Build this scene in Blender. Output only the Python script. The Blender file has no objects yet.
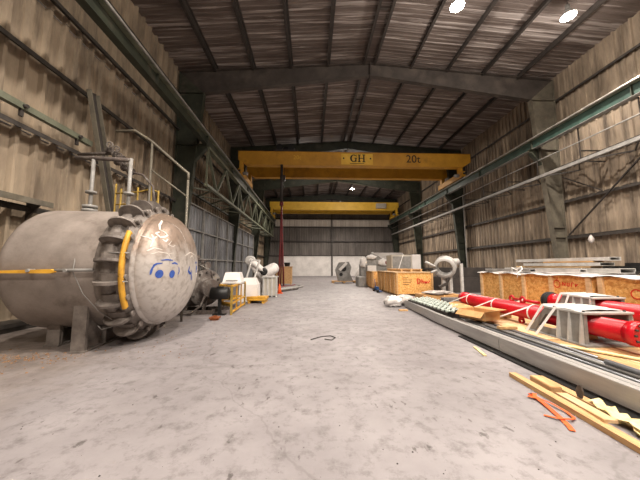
import bpy, bmesh, math, random
from mathutils import Vector, Matrix
rnd = random.Random(7)
PI = math.pi
SC = bpy.context.scene
COL = SC.collection
R = math.radians

# ------------------------------------------------------------------ materials
MATS = {}
def lin(c):
    return tuple(((v/255)/12.92 if v/255 <= .04045 else ((v/255+.055)/1.055)**2.4) for v in c)
def mat(name, c1, c2=None, scale=2.0, stretch=(1,1,1), rough=.7, metal=0.0, bump=0.0, contrast=(.35,.65),
        c3=None, scale3=.5, cut3=(.5,.6), stretch3=(1,1,1), emit=None, alpha=None):
    """c1/c2 mixed by a noise field, c3 a second layer of wear; colours are 0-255 sRGB"""
    if name in MATS: return MATS[name]
    m = bpy.data.materials.new(name); m.use_nodes = True
    nt = m.node_tree; b = nt.nodes['Principled BSDF']
    b.inputs['Roughness'].default_value = rough; b.inputs['Metallic'].default_value = metal
    L = nt.links.new
    if c2 is None: c2 = tuple(v*.82 for v in c1)
    geo = nt.nodes.new('ShaderNodeNewGeometry')
    def noise(sc, st, det=5):
        mp = nt.nodes.new('ShaderNodeMapping'); mp.inputs['Scale'].default_value = st
        L(geo.outputs['Position'], mp.inputs['Vector'])
        n = nt.nodes.new('ShaderNodeTexNoise'); n.inputs['Scale'].default_value = sc; n.inputs['Detail'].default_value = det
        n.inputs['Roughness'].default_value = .65
        L(mp.outputs[0], n.inputs['Vector']); return n
    def ramp(src, lo, hi):
        r = nt.nodes.new('ShaderNodeMapRange'); r.inputs['From Min'].default_value = lo; r.inputs['From Max'].default_value = hi
        L(src, r.inputs['Value']); return r.outputs[0]
    def mix(f, a, bcol):
        x = nt.nodes.new('ShaderNodeMix'); x.data_type = 'RGBA'
        L(f, x.inputs[0])
        for k, v in ((6, a), (7, bcol)):
            if isinstance(v, tuple): x.inputs[k].default_value = (*v, 1)
            else: L(v, x.inputs[k])
        return x.outputs[2]
    n = noise(scale, stretch)
    col = mix(ramp(n.outputs['Fac'], *contrast), lin(c1), lin(c2))
    if c3:
        n3 = noise(scale3, stretch3, 7)
        col = mix(ramp(n3.outputs['Fac'], *cut3), col, lin(c3))
    L(col, b.inputs['Base Color'])
    if bump:
        bp = nt.nodes.new('ShaderNodeBump'); bp.inputs['Strength'].default_value = bump; bp.inputs['Distance'].default_value = .02
        nb = noise(scale*4, stretch)
        L(nb.outputs['Fac'], bp.inputs['Height']); L(bp.outputs[0], b.inputs['Normal'])
    if emit:
        b.inputs['Emission Color'].default_value = (*emit[0], 1); b.inputs['Emission Strength'].default_value = emit[1]
    if alpha is not None: b.inputs['Alpha'].default_value = alpha
    MATS[name] = m; return m

# corrugated walls: dusty tan sheets with vertical dirt streaks
M_wall = mat('wall_sheet', (166,150,128), (120,107,91), 1.4, (1,1,.25), .75, 0, .15, c3=(66,58,50), scale3=1.3, cut3=(.53,.74), stretch3=(1.2,1.8,.2))
M_wallR = mat('wall_sheet_right', (162,146,126), (116,103,88), 1.6, (1,1,.25), .75, 0, .15, c3=(62,54,47), scale3=1.3, cut3=(.5,.72), stretch3=(1.2,1.8,.2))
M_back = mat('wall_sheet_back', (112,106,101), (82,77,73), 1.2, (1,1,.2), .7, 0, .1)
M_backlight = mat('wall_sheet_pale', (206,200,192), (176,168,160), 1.2, (1,1,.2), .7)
M_white = mat('white_plaster', (232,228,224), (206,202,198), .8, rough=.85)
M_roof = mat('roof_sheet', (116,105,99), (84,73,67), .9, (.35,3.0,1), .65, 0, .1, c3=(156,147,142), scale3=1.5, cut3=(.52,.58), stretch3=(.10,2.8,1))
M_steel = mat('dark_steel', (62,56,52), (44,40,37), 3, rough=.6, bump=.1)
M_green = mat('green_steel', (58,62,50), (42,46,37), 2, rough=.55, bump=.1, c3=(78,74,64), scale3=1.2, cut3=(.55,.7))
M_teal = mat('teal_steel', (60,82,74), (44,62,56), 2, rough=.5)
M_tan = mat('beige_and_lit_steel', (112,106,92), (84,79,69), 2, rough=.6, bump=.1)  # beige steel; doubles as the lit tone of the nearest right column
M_duct = mat('dull_yellow_paint', (168,138,56), (126,104,46), 4, rough=.6)
M_palegreen = mat('pale_green_paint', (118,122,104), (92,96,80), 2, rough=.5)
M_rafter = mat('rafter_steel', (72,65,60), (54,48,44), 1.5, rough=.65, c3=(88,80,73), scale3=.9, cut3=(.5,.7))
M_girt = mat('girt_steel', (70,65,60), (46,42,39), 3, rough=.6)
M_rail = mat('rail_steel', (196,192,184), (150,146,140), 4, rough=.35, metal=.6)
M_grey = mat('grey_paint', (150,148,144), (120,118,114), 3, rough=.5)
M_palegrey = mat('pale_grey_paint', (196,194,190), (164,162,158), 3, rough=.5)
M_alu = mat('aluminium', (178,176,172), (150,147,144), 5, (1,.15,1), .4, .2, .05)
M_galv = mat('galvanised_tube', (150,152,156), (112,114,118), 5, (1,.2,1), .35, .4)
M_yel = mat('crane_yellow', (206,152,44), (182,130,34), .8, rough=.5, c3=(150,104,30), scale3=.5, cut3=(.55,.7))
M_yel2 = mat('lit_and_plate_yellow', (240,196,70), (222,176,56), 1.2, rough=.5)  # far crane's local lighting put into its yellow; also the name plate colour
M_yellow = mat('safety_yellow', (222,168,54), (186,136,42), 4, rough=.55, c3=(110,84,40), scale3=5, cut3=(.6,.68))
M_black = mat('black_paint', (24,23,22), (14,14,14), 3, rough=.5)
M_rubber = mat('black_rubber', (32,30,32), (20,20,22), 8, rough=.75)
M_wood = mat('pine_wood', (206,168,118), (176,134,88), 2.5, (6,.8,6), .7, bump=.15)
M_wood2 = mat('pale_pine_wood', (220,190,148), (196,160,116), 2.5, (6,.8,6), .7, bump=.1)
M_osb = mat('strand_board', (232,178,104), (202,140,70), 9, (1,1,1.4), .75, bump=.2, contrast=(.42,.58), c3=(238,196,126), scale3=14, cut3=(.55,.6))
M_red = mat('red_gloss_paint', (206,12,32), (176,6,24), 2, rough=.32)
M_redrust = mat('red_cable', (128,44,46), (96,34,36), 6, rough=.6)
M_tank = mat('dusty_tank_steel', (152,142,134), (124,115,108), 1.8, rough=.6, metal=.1, bump=.25, c3=(88,76,66), scale3=1.3, cut3=(.55,.75))
M_clamp = mat('clamp_iron', (134,126,119), (94,87,82), 4, rough=.6, metal=.1, bump=.25)
M_film = mat('white_film', (236,232,228), (206,202,198), 5, rough=.35, bump=.4)
M_plastic = mat('cloudy_plastic', (214,206,200), (168,160,154), 7, rough=.3, bump=.5)
M_strap = mat('white_strap', (244,242,238), (226,222,218), 4, rough=.5)
M_card = mat('cardboard', (204,160,108), (182,138,88), 4, rough=.85)
M_orange = mat('orange_webbing', (238,104,40), (214,78,26), 8, rough=.7)
M_blue = mat('blue_spray_paint', (52,88,168), (36,66,140), 12, rough=.7)
M_chalk = mat('white_scrape', (226,220,212), (204,196,188), 12, rough=.8)
M_rust = mat('rusty_iron', (86,76,70), (58,51,47), 6, rough=.8, bump=.4, c3=(112,106,100), scale3=3, cut3=(.5,.6))
M_brick = mat('rust_orange', (150,84,40), (110,58,30), 9, rough=.85)
M_redink = mat('red_marking', (214,44,30), (200,36,26), 9, rough=.7)
M_darkink = mat('dark_marking', (30,26,22), (22,18,16), 9, rough=.7)
M_cabinet = mat('beige_cabinet', (190,184,172), (172,166,154), 1, rough=.6)
M_bluepaint = mat('blue_paint', (44,86,140), (34,66,112), 4, rough=.5)
M_foam = mat('cream_foam', (236,218,166), (214,190,126), 6, rough=.8, bump=.4)
M_seal = mat('panel_steel', (150,152,156), (112,114,118), 1.6, (1,1,.3), .45, .5, .1, c3=(92,90,90), scale3=1.2, cut3=(.5,.68), stretch3=(1,1,.25))
M_lamp = mat('lamp_glass', (255,250,235), (255,250,235), 1, emit=((1,.88,.72), 90))

# head of the tank: bare pale steel with settled brown dust towards its top
def head_material():
    m = bpy.data.materials.new('tank_head_steel'); m.use_nodes = True; nt = m.node_tree; L = nt.links.new
    b = nt.nodes['Principled BSDF']; b.inputs['Roughness'].default_value = .42; b.inputs['Metallic'].default_value = .35
    tc = nt.nodes.new('ShaderNodeTexCoord')
    n = nt.nodes.new('ShaderNodeTexNoise'); n.inputs['Scale'].default_value = 2.2; n.inputs['Detail'].default_value = 8; n.inputs['Roughness'].default_value = .7
    L(tc.outputs['Object'], n.inputs['Vector'])
    sp = nt.nodes.new('ShaderNodeSeparateXYZ'); L(tc.outputs['Object'], sp.inputs[0])
    a = nt.nodes.new('ShaderNodeMath'); a.operation = 'MULTIPLY_ADD'; a.inputs[1].default_value = 1.1
    L(n.outputs['Fac'], a.inputs[0]); L(sp.outputs['Z'], a.inputs[2])
    r = nt.nodes.new('ShaderNodeMapRange'); r.inputs['From Min'].default_value = .62+1.56; r.inputs['From Max'].default_value = 1.12+1.56
    L(a.outputs[0], r.inputs['Value'])
    n2 = nt.nodes.new('ShaderNodeTexNoise'); n2.inputs['Scale'].default_value = 9; n2.inputs['Detail'].default_value = 6
    L(tc.outputs['Object'], n2.inputs['Vector'])
    r2 = nt.nodes.new('ShaderNodeMapRange'); r2.inputs['From Min'].default_value = .5; r2.inputs['From Max'].default_value = .72
    L(n2.outputs['Fac'], r2.inputs['Value'])
    def mix(f, x, y):
        q = nt.nodes.new('ShaderNodeMix'); q.data_type = 'RGBA'; L(f, q.inputs[0])
        for k, v in ((6, x), (7, y)):
            if isinstance(v, tuple): q.inputs[k].default_value = (*v, 1)
            else: L(v, q.inputs[k])
        return q.outputs[2]
    pale = mix(r2.outputs[0], lin((196,190,184)), lin((160,152,144)))
    dust = mix(r2.outputs[0], lin((136,118,104)), lin((112,98,86)))
    L(mix(r.outputs[0], pale, dust), b.inputs['Base Color'])
    bp = nt.nodes.new('ShaderNodeBump'); bp.inputs['Strength'].default_value = .2; bp.inputs['Distance'].default_value = .02
    L(n2.outputs['Fac'], bp.inputs['Height']); L(bp.outputs[0], b.inputs['Normal'])
    return m
M_head = head_material()

def floor_material():
    m = bpy.data.materials.new('painted_concrete'); m.use_nodes = True; nt = m.node_tree; L = nt.links.new
    b = nt.nodes['Principled BSDF']
    geo = nt.nodes.new('ShaderNodeNewGeometry')
    def noise(sc, st=(1,1,1), det=8, ro=.65):
        mp = nt.nodes.new('ShaderNodeMapping'); mp.inputs['Scale'].default_value = st
        L(geo.outputs['Position'], mp.inputs['Vector'])
        n = nt.nodes.new('ShaderNodeTexNoise'); n.inputs['Scale'].default_value = sc; n.inputs['Detail'].default_value = det
        n.inputs['Roughness'].default_value = ro; L(mp.outputs[0], n.inputs['Vector']); return n.outputs['Fac']
    def rng(s, lo, hi, t0=0, t1=1):
        r = nt.nodes.new('ShaderNodeMapRange'); L(s, r.inputs['Value'])
        for k, v in (('From Min', lo), ('From Max', hi), ('To Min', t0), ('To Max', t1)): r.inputs[k].default_value = v
        return r.outputs[0]
    def mix(f, x, y):
        q = nt.nodes.new('ShaderNodeMix'); q.data_type = 'RGBA'; L(f, q.inputs[0])
        for k, v in ((6, x), (7, y)):
            if isinstance(v, tuple): q.inputs[k].default_value = (*v, 1)
            else: L(v, q.inputs[k])
        return q.outputs[2]
    base = mix(rng(noise(.7), .35, .65), lin((147,142,143)), lin((124,119,120)))
    base = mix(rng(noise(5, (1,1,1), 10, .75), .50, .74), base, lin((92,87,86)))
    # dust blown in along the tank side (left of the nave)
    sp = nt.nodes.new('ShaderNodeSeparateXYZ'); L(geo.outputs['Position'], sp.inputs[0])
    a = nt.nodes.new('ShaderNodeMath'); a.operation = 'MULTIPLY_ADD'; a.inputs[1].default_value = 3.5
    L(noise(.9), a.inputs[0]); L(sp.outputs['X'], a.inputs[2])
    base = mix(rng(a.outputs[0], -1.2, -3.2, 0, .8), base, mix(rng(noise(4), .4, .6), lin((132,121,112)), lin((106,95,86))))
    # dark scuffs and chips
    base = mix(rng(noise(7, (1,.55,1), 6, .6), .63, .68, 0, .8), base, lin((72,66,64)))
    v = nt.nodes.new('ShaderNodeTexVoronoi'); v.inputs['Scale'].default_value = 3.2; v.feature = 'F1'
    mp = nt.nodes.new('ShaderNodeMapping'); mp.inputs['Scale'].default_value = (1,.45,1); mp.inputs['Rotation'].default_value = (0,0,.5)
    L(geo.outputs['Position'], mp.inputs['Vector']); L(mp.outputs[0], v.inputs['Vector'])
    base = mix(rng(v.outputs['Distance'], .055, .035, 0, .7), base, lin((78,70,68)))
    # hairline cracks
    vc = nt.nodes.new('ShaderNodeTexVoronoi'); vc.feature = 'DISTANCE_TO_EDGE'; vc.inputs['Scale'].default_value = .33
    ad = nt.nodes.new('ShaderNodeVectorMath'); ad.operation = 'MULTIPLY_ADD'; ad.inputs[1].default_value = (.5,.5,0)
    nn_ = nt.nodes.new('ShaderNodeTexNoise'); nn_.inputs['Scale'].default_value = 1.5; nn_.inputs['Detail'].default_value = 6; L(geo.outputs['Position'], nn_.inputs['Vector'])
    L(nn_.outputs['Color'], ad.inputs[0]); L(geo.outputs['Position'], ad.inputs[2]); L(ad.outputs[0], vc.inputs['Vector'])
    base = mix(rng(vc.outputs['Distance'], .005, .0015, 0, .22), base, lin((70,64,62)))
    L(base, b.inputs['Base Color'])
    L(rng(noise(2.5), .3, .7, .42, .68), b.inputs['Roughness'])
    bp = nt.nodes.new('ShaderNodeBump'); bp.inputs['Strength'].default_value = .25; bp.inputs['Distance'].default_value = .01
    L(noise(14), bp.inputs['Height']); L(bp.outputs[0], b.inputs['Normal'])
    return m
M_floor = floor_material()

# ------------------------------------------------------------------ mesh builder
class MB:
    def __init__(s): s.v = []; s.f = []; s.sm = []
    def add(s, vs, fs, smooth=False):
        k = len(s.v); s.v += [tuple(v) for v in vs]; s.f += [tuple(i+k for i in f) for f in fs]; s.sm += [smooth]*len(fs); return s
    def box(s, x0, x1, y0, y1, z0, z1, bev=0):
        if bev:
            bm = bmesh.new(); bmesh.ops.create_cube(bm, size=1)
            for v in bm.verts: v.co = Vector(((x0+x1)/2+v.co.x*(x1-x0), (y0+y1)/2+v.co.y*(y1-y0), (z0+z1)/2+v.co.z*(z1-z0)))
            bmesh.ops.bevel(bm, geom=bm.edges[:], offset=bev, segments=2, affect='EDGES')
            bm.verts.index_update()
            s.add([v.co[:] for v in bm.verts], [[v.index for v in f.verts] for f in bm.faces]); bm.free(); return s
        v = [(x,y,z) for x in (x0,x1) for y in (y0,y1) for z in (z0,z1)]
        return s.add(v, [(0,1,3,2),(4,6,7,5),(0,4,5,1),(2,3,7,6),(0,2,6,4),(1,5,7,3)])
    def bar(s, p, q, w, h, up=(0,0,1)):
        """rectangular bar from p to q, w across, h along 'up'"""
        p = Vector(p); q = Vector(q); d = (q-p).normalized(); up = Vector(up)
        if abs(d.dot(up)) > .98: up = Vector((0,1,0))
        a = d.cross(up).normalized(); b = a.cross(d)
        v = [e + a*(i*w/2) + b*(j*h/2) for e in (p, q) for i, j in ((-1,-1),(1,-1),(1,1),(-1,1))]
        return s.add(v, [(3,2,1,0),(4,5,6,7),(0,1,5,4),(1,2,6,5),(2,3,7,6),(3,0,4,7)])
    def tube(s, pts, r, n=10, closed=False, r2=None):
        pts = [Vector(p) for p in pts]; N = len(pts); vs = []; prev = None
        for i, p in enumerate(pts):
            if closed: d = pts[(i+1) % N]-pts[i-1]
            else: d = pts[min(i+1, N-1)]-pts[max(i-1, 0)]
            d.normalize()
            if prev is None:
                a = d.cross(Vector((0,0,1)) if abs(d.z) < .9 else Vector((1,0,0))).normalized()
            else: a = (prev - d*prev.dot(d)).normalized()
            prev = a; b = d.cross(a)
            rr = r if r2 is None else r+(r2-r)*i/max(1, N-1)
            vs += [p+(a*math.cos(2*PI*k/n)+b*math.sin(2*PI*k/n))*rr for k in range(n)]
        fs = []
        for i in range(N if closed else N-1):
            j = (i+1) % N
            fs += [(i*n+k, i*n+(k+1) % n, j*n+(k+1) % n, j*n+k) for k in range(n)]
        s.add(vs, fs, True)
        if not closed:
            k0 = len(s.v)-len(vs); s.f += [tuple(k0+k for k in range(n))[::-1], tuple(k0+(N-1)*n+k for k in range(n))]; s.sm += [False]*2
        return s
    def lathe(s, prof, o, ax, n=32, cap=True, smooth=True):
        """prof: (along, radius) pairs about the axis ax from o"""
        o = Vector(o); ax = Vector(ax).normalized()
        a = ax.cross(Vector((0,0,1)) if abs(ax.z) < .9 else Vector((1,0,0))).normalized(); b = ax.cross(a)
        vs = [o+ax*t+(a*math.cos(2*PI*k/n)+b*math.sin(2*PI*k/n))*max(r, 1e-4) for t, r in prof for k in range(n)]
        fs = [(i*n+k, i*n+(k+1) % n, (i+1)*n+(k+1) % n, (i+1)*n+k) for i in range(len(prof)-1) for k in range(n)]
        s.add(vs, fs, smooth)
        if cap:
            k0 = len(s.v)-len(vs)
            for base in (0, (len(prof)-1)*n):
                s.f.append(tuple(k0+base+k for k in range(n))); s.sm.append(False)
        return s
    def prism(s, poly, o, u, v, w, t):
        """polygon in the plane (u,v) at o, thickened by t along w (centred)"""
        o, u, v, w = (Vector(q) for q in (o, u, v, w)); n = len(poly)
        vs = [o+u*x+v*y+w*(k*t/2) for k in (-1, 1) for x, y in poly]
        return s.add(vs, [tuple(range(n))[::-1], tuple(range(n, 2*n))]+[(i, (i+1) % n, n+(i+1) % n, n+i) for i in range(n)])
    def grid(s, rows, smooth=True):
        m = len(rows[0]); vs = [p for r in rows for p in r]
        return s.add(vs, [(i*m+j, i*m+j+1, (i+1)*m+j+1, (i+1)*m+j) for i in range(len(rows)-1) for j in range(m-1)], smooth)

def obj(name, mb, m, parent=None, label=None, local=False, loc=None):
    me = bpy.data.meshes.new(name)
    vs = [Vector(v) for v in mb.v]
    off = Vector((0,0,0))
    if parent is None and not local:
        if loc is not None: off = Vector(loc)
        else:
            xs, ys, zs = zip(*mb.v); off = Vector(((min(xs)+max(xs))/2, (min(ys)+max(ys))/2, min(zs)))
        vs = [v-off for v in vs]
    elif parent is not None and not local:
        M = world_of(parent).inverted(); vs = [M @ v for v in vs]
    me.from_pydata([v[:] for v in vs], [], mb.f); me.update()
    bm = bmesh.new(); bm.from_mesh(me); bmesh.ops.recalc_face_normals(bm, faces=bm.faces[:]); bm.to_mesh(me); bm.free()
    if len(me.polygons) == len(mb.sm): me.polygons.foreach_set('use_smooth', mb.sm)
    me.materials.append(m)
    o = bpy.data.objects.new(name, me); COL.objects.link(o)
    if parent is not None: o.parent = parent
    else: o.location = off
    if label: o['label'] = label
    return o
def world_of(o):
    M = Matrix.LocRotScale(o.location, o.rotation_euler, o.scale)
    return M if o.parent is None else world_of(o.parent) @ M
def tag(o, label, cat, group=None, kind=None):
    o['label'] = label; o['category'] = cat
    if group: o['group'] = group
    if kind: o['kind'] = kind
    return o
def thing(name, label, cat, loc=(0,0,0), rotz=0, group=None):
    o = bpy.data.objects.new(name, None); COL.objects.link(o); o.empty_display_size = .2
    o.location = loc; o.rotation_euler = (0,0,rotz)
    return tag(o, label, cat, group)
def dup(root, loc, rotz=None, label=None):
    def cp(o, parent):
        c = o.copy(); COL.objects.link(c); c.parent = parent
        for ch in [k for k in SC.objects if k.parent == o]: cp(ch, c)
        return c
    c = cp(root, None); c.location = loc
    if rotz is not None: c.rotation_euler = (0,0,rotz)
    if label: c['label'] = label
    return c
def struct(name, mb, m):
    o = obj(name, mb, m, loc=(0,0,0)); o['kind'] = 'structure'; return o

# ------------------------------------------------------------------ setting
XL, XR, XC = -7.75, 14.60, 3.425
YB, YF = 43.9, -9.0
RZ, EZ = 13.72, 12.86
def roof_z(x): return RZ-(abs(x-XC)/(XR-XC))*(RZ-EZ)

struct('floor', MB().box(XL-.3, XR+.3, YF-.3, YB+.3, -.2, 0), M_floor)

def corr(mb, p0, d, length, nrm, z0, z1, period, depth):
    """trapezoidal sheet: ribs run upward, profile marches along d"""
    p0 = Vector(p0); d = Vector(d); nrm = Vector(nrm); prof = []
    k = int(length/period)+1
    for i in range(k):
        t = i*period
        for dt, h in ((0,0),(.70,0),(.76,1),(.94,1)):
            tt = min(t+dt*period, length); prof.append((tt, h*depth))
    rows = [[(p0+d*t+nrm*h+Vector((0,0,z)))[:] for t, h in prof] for z in (z0, z1)]
    mb.grid(rows, smooth=False)
mb = MB(); corr(mb, (XL,YF,0), (0,1,0), YB-YF, (1,0,0), 0, 5.2, .5, .12)
corr(mb, (XL+.03,YF,0), (0,1,0), YB-YF, (1,0,0), 5.2, 9.05, .5, .12); corr(mb, (XL+.05,YF,0), (0,1,0), YB-YF, (1,0,0), 9.05, EZ+.1, .5, .12)
struct('wall_left', mb, M_wall)
mb = MB(); corr(mb, (XR,YF,0), (0,1,0), YB-YF, (-1,0,0), 0, 5.25, .36, .07)
corr(mb, (XR-.03,YF,0), (0,1,0), YB-YF, (-1,0,0), 5.25, 9.2, .36, .07); corr(mb, (XR-.05,YF,0), (0,1,0), YB-YF, (-1,0,0), 9.2, EZ+.1, .36, .07)
struct('wall_right', mb, M_wallR)
mb = MB(); corr(mb, (XL,YB,0), (1,0,0), XR-XL, (0,-1,0), 3.2, 8.0, .4, .06)
corr(mb, (XL,YB,0), (1,0,0), XR-XL, (0,-1,0), 9.3, RZ, .4, .06)
struct('wall_back', mb, M_back)
mb = MB(); corr(mb, (XL,YB-.02,0), (1,0,0), XR-XL, (0,-1,0), 8.0, 9.3, .4, .06)
struct('trim_1', mb, M_backlight)
struct('trim_2', MB().box(-4.5, 8.8, YB-.2, YB, 0, 3.2).box(-4.5, 8.8, YB-.28, YB-.2, 3.1, 3.2), M_white)
struct('trim_3', MB().box(XL, -4.5, YB-.15, YB, 0, 3.2).box(8.8, XR, YB-.15, YB, 0, 3.2), M_back)
mb = MB(); corr(mb, (XL,YF,0), (1,0,0), XR-XL, (0,1,0), 0, RZ, .4, .06)
struct('wall_front', mb, M_back)
# roof sheets: corrugation runs down the slope
mb = MB()
for sgn in (-1, 1):
    xe = XL if sgn < 0 else XR
    prof = []; t = YF; P = .24
    while t < YB:
        for dt, h in ((0,0),(.55,0),(.65,1),(.9,1)): prof.append((min(t+dt*P, YB), -h*.022))
        t += P
    mb.grid([[(x, y, roof_z(x)+h) for y, h in prof] for x in (XC, xe)], smooth=False)
struct('ceiling', mb, M_roof)
struct('trim_4', MB().box(XC-.2, XC+.2, YF, YB, RZ-.06, RZ-.03), M_roof)
struct('trim_5', MB().box(XL+.02, XL+.5, 3.0, 8.6, .0, .12).box(XL+.02, XL+.55, 3.0, 8.6, .12, .22), M_girt)   # sill along the left wall

# ------------------------------------------------------------------ portal frames
def ibar(mb, a0, a1, b0, b1, y, fw, tf=.03, tw=.02):
    """tapered I section in the XZ plane: chord a (a0->a1) and chord b (b0->b1)"""
    q = [a0, a1, b1, b0]
    mb.prism(q, (0,y,0), (1,0,0), (0,0,1), (0,1,0), tw)
    for p, r_ in ((a0, a1), (b0, b1)):
        mb.bar((p[0], y, p[1]), (r_[0], y, r_[1]), fw, tf, up=(0,0,1) if abs(r_[0]-p[0]) > abs(r_[1]-p[1]) else (1,0,0))
DIST = ['nearest to the big tank, first of four down the hall', 'second down the hall, just behind the near yellow crane', 'third down the hall, between the two yellow cranes', 'last one, standing against the far end wall']
for k, y in enumerate((14.6, 24.4, 34.1, 43.5)):
    t = thing('portal_frame', 'tapered steel portal frame, '+DIST[k], 'portal frame', (XC, y, 0), 0, 'portal frames carrying the hall roof')
    dark = M_green
    for s in (-1, 1):
        X = lambda d: XC+s*d
        cm = MB(); ibar(cm, (X(10.9),.02), (X(10.9),12.62), (X(10.52),.02), (X(9.5),11.35), y, .3)
        cm.box(min(X(10.9),X(9.5)), max(X(10.9),X(9.5)), y-.15, y+.15, 11.33, 11.36)
        for z in (3.2, 3.75, 8.3): 
            w = 10.52-z*.09
            cm.box(min(X(10.9),X(w)), max(X(10.9),X(w)), y-.14, y+.14, z-.012, z+.012)
        c = obj('column', cm, M_green if k or s < 0 else M_tan, t)  # nearest right column tan: light falling on it is put into its colour
        bp = MB().box(min(X(11.0),X(10.4)), max(X(11.0),X(10.4)), y-.22, y+.22, 0, .03)
        obj('base_plate', bp, M_steel, c)
        br = MB(); br.prism([(X(9.85),7.4),(X(9.82),8.32),(X(9.25),8.32),(X(9.25),8.1)], (0,y,0), (1,0,0), (0,0,1), (0,1,0), .03)
        br.box(min(X(9.85),X(9.22)), max(X(9.85),X(9.22)), y-.15, y+.15, 8.3, 8.34)
        br.bar((X(9.85),y,7.4), (X(9.25),y,8.1), .26, .02)
        obj('crane_bracket', br, M_green, c)
        rm = MB(); ibar(rm, (X(0),13.4), (X(10.9),12.60), (X(0),12.66), (X(9.5),11.36), y, .28)
        obj('rafter', rm, M_rafter if k == 0 else M_green, t)
    obj('ridge_plate', MB().box(XC-.02, XC+.02, y-.16, y+.16, 12.55, 13.42), M_rafter, t)

# purlins
ORD = ['first', 'second', 'third', 'fourth', 'fifth']
for s, side in ((-1, 'left'), (1, 'right')):
    for i, dx in enumerate((.32, 2.45, 4.6, 6.75, 8.9)):
        x = XC+s*dx; z = roof_z(x)-.05
        mb = MB(); y0, y1 = YF+.05, YB-.12
        mb.box(x-.02, x+.02, y0, y1, z-.30, z).box(x-.11, x+.02, y0, y1, z-.31, z-.285).box(x-.02, x+.11, y0, y1, z-.02, z)
        tag(obj('roof_purlin', mb, M_steel), 'dark steel purlin under the roof, %s one %s of the ridge' % (ORD[i], side), 'purlin', 'purlins under the roof')
# short ties between the two ridge purlins
for i, y in enumerate((8.2, 11.2, 18.0, 21.0, 28.0, 38.0)):
    tag(obj('ridge_tie', MB().box(XC-.30, XC+.30, y-.04, y+.04, 13.42, 13.48), M_rafter), 'short steel tie between the two ridge purlins, '+['nearest the camera','second from the camera','just past the first frame','just before the near crane','between the cranes','farthest'][i], 'tie', 'ties at the ridge')
# wall girts
HL = {9.25: 'fifth up', 7.25: 'fourth up, above the green pipe', 5.2: 'third up, below the green pipe', 3.1: 'second up, level with tank top', 1.2: 'lowest', 11.2: 'highest, under the eaves'}
for z, w in HL.items():
    mb = MB(); x = XL+.18
    mb.box(x, x+.2, YF+.1, YB-.3, z, z+.02).box(x+.18, x+.2, YF+.1, YB-.3, z-.1, z).box(x, x+.02, YF+.1, YB-.3, z, z+.1)
    tag(obj('wall_girt', mb, M_girt), 'horizontal steel girt on the left wall, '+w, 'girt', 'girts on the left wall')
HR = {11.3: 'highest, under the eaves', 9.3: 'second from the top, behind the crane rail', 7.3: 'third from the top, between the two rails', 5.25: 'third up from the floor', 3.2: 'second up, where the pale rag hangs', 1.3: 'lowest, behind the crates'}
for z, w in HR.items():
    mb = MB(); x = XR-.06
    mb.box(x-.2, x, YF+.1, YB-.3, z, z+.02).box(x-.2, x-.18, YF+.1, YB-.3, z-.1, z).box(x-.02, x, YF+.1, YB-.3, z, z+.1)
    tag(obj('wall_girt', mb, M_girt), 'horizontal steel girt on the right wall, '+w, 'girt', 'girts on the right wall')
for z, w in ((9.3, 'above the pale band'), (7.95, 'below the pale band'), (5.6, 'halfway between pale band and white wall'), (3.25, 'on top of the white low wall')):
    tag(obj('wall_girt', MB().box(XL+.3, XR-.3, YB-.30, YB-.10, z-.06, z+.1), M_steel), 'dark horizontal girt on the far end wall, '+w, 'girt', 'girts on the end wall')
tag(obj('wall_post', MB().box(3.3, 3.5, YB-.5, YB-.31, 0, 12.5), M_steel), 'dark upright post in the middle of the far end wall', 'post')

# ------------------------------------------------------------------ crane runways
def runway(x, side, lab):
    t = thing('crane_runway_beam', lab, 'crane beam', (x, 16, 8.35))
    y0, y1 = YF+.5, YB-.7
    obj('web', MB().box(x-.012, x+.012, y0, y1, 8.36, 8.86), M_teal if side > 0 else M_green, t)
    obj('top_flange', MB().box(x-.16, x+.16, y0, y1, 8.86, 8.89), M_palegreen, t)
    obj('bottom_flange', MB().box(x-.13, x+.13, y0, y1, 8.34, 8.36), M_grey if side > 0 else M_green, t)
    obj('rail', MB().box(x-.045, x+.045, y0, y1, 8.89, 8.97), M_rail, t)
    q = x-side*.19
    obj('conductor_pipe', MB().tube([(q,y0,8.92),(q,y1,8.92)], .045, 8), M_rail if side > 0 else M_grey, t)
    for i, y in enumerate([4.8, 9.7, 14.6, 19.5, 24.4, 29.3, 34.1, 38.8]):
        for s in (-1,):
            obj('stiffener', MB().box(x-.11, x+.11, y-.015, y+.015, 8.37, 8.85), M_green, t)
    return t
runway(12.9, 1, 'teal crane runway beam with pale rail along the right wall')
runway(-5.9, -1, 'green crane runway beam with pale rail along the left wall')

# walkway rails and hangers on the right wall
t = thing('runway_brace', 'long light channel with upper handrail pipe below the right crane rail', 'bracing', (13.1, 16, 6.6))
obj('channel', MB().box(13.02, 13.05, YF+.5, 42.8, 6.60, 6.76).box(13.05, 13.16, YF+.5, 42.8, 6.60, 6.62).box(13.05, 13.16, YF+.5, 42.8, 6.74, 6.76), M_grey, t)
obj('handrail', MB().tube([(13.08,YF+.5,7.64),(13.08,42.8,7.64)], .032, 8), M_grey, t)
yy = [4.8+2.45*k for k in range(-3, 16)]
for y in yy: obj('hanger', MB().bar((13.08,y,6.76), (13.08,y,8.34), .04, .04), M_steel, t)
for y in yy:
    if min(abs(y-q) for q in (14.6,24.4,34.1)) > .5:
        obj('wall_bracket', MB().bar((13.1,y,7.2), (14.3,y,7.2), .04, .06).bar((13.16,y,6.66), (14.3,y,6.66), .05, .05), M_steel, t)
for i, y in enumerate(yy[:-1]):
    m_ = (y+yy[i+1])/2
    obj('diagonal', MB().bar((13.18,y+.2,6.68), (14.3,m_,6.68), .05, .05), M_steel, t); obj('diagonal', MB().bar((14.3,m_,6.68), (13.18,yy[i+1]-.2,6.68), .05, .05), M_steel, t)
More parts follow.
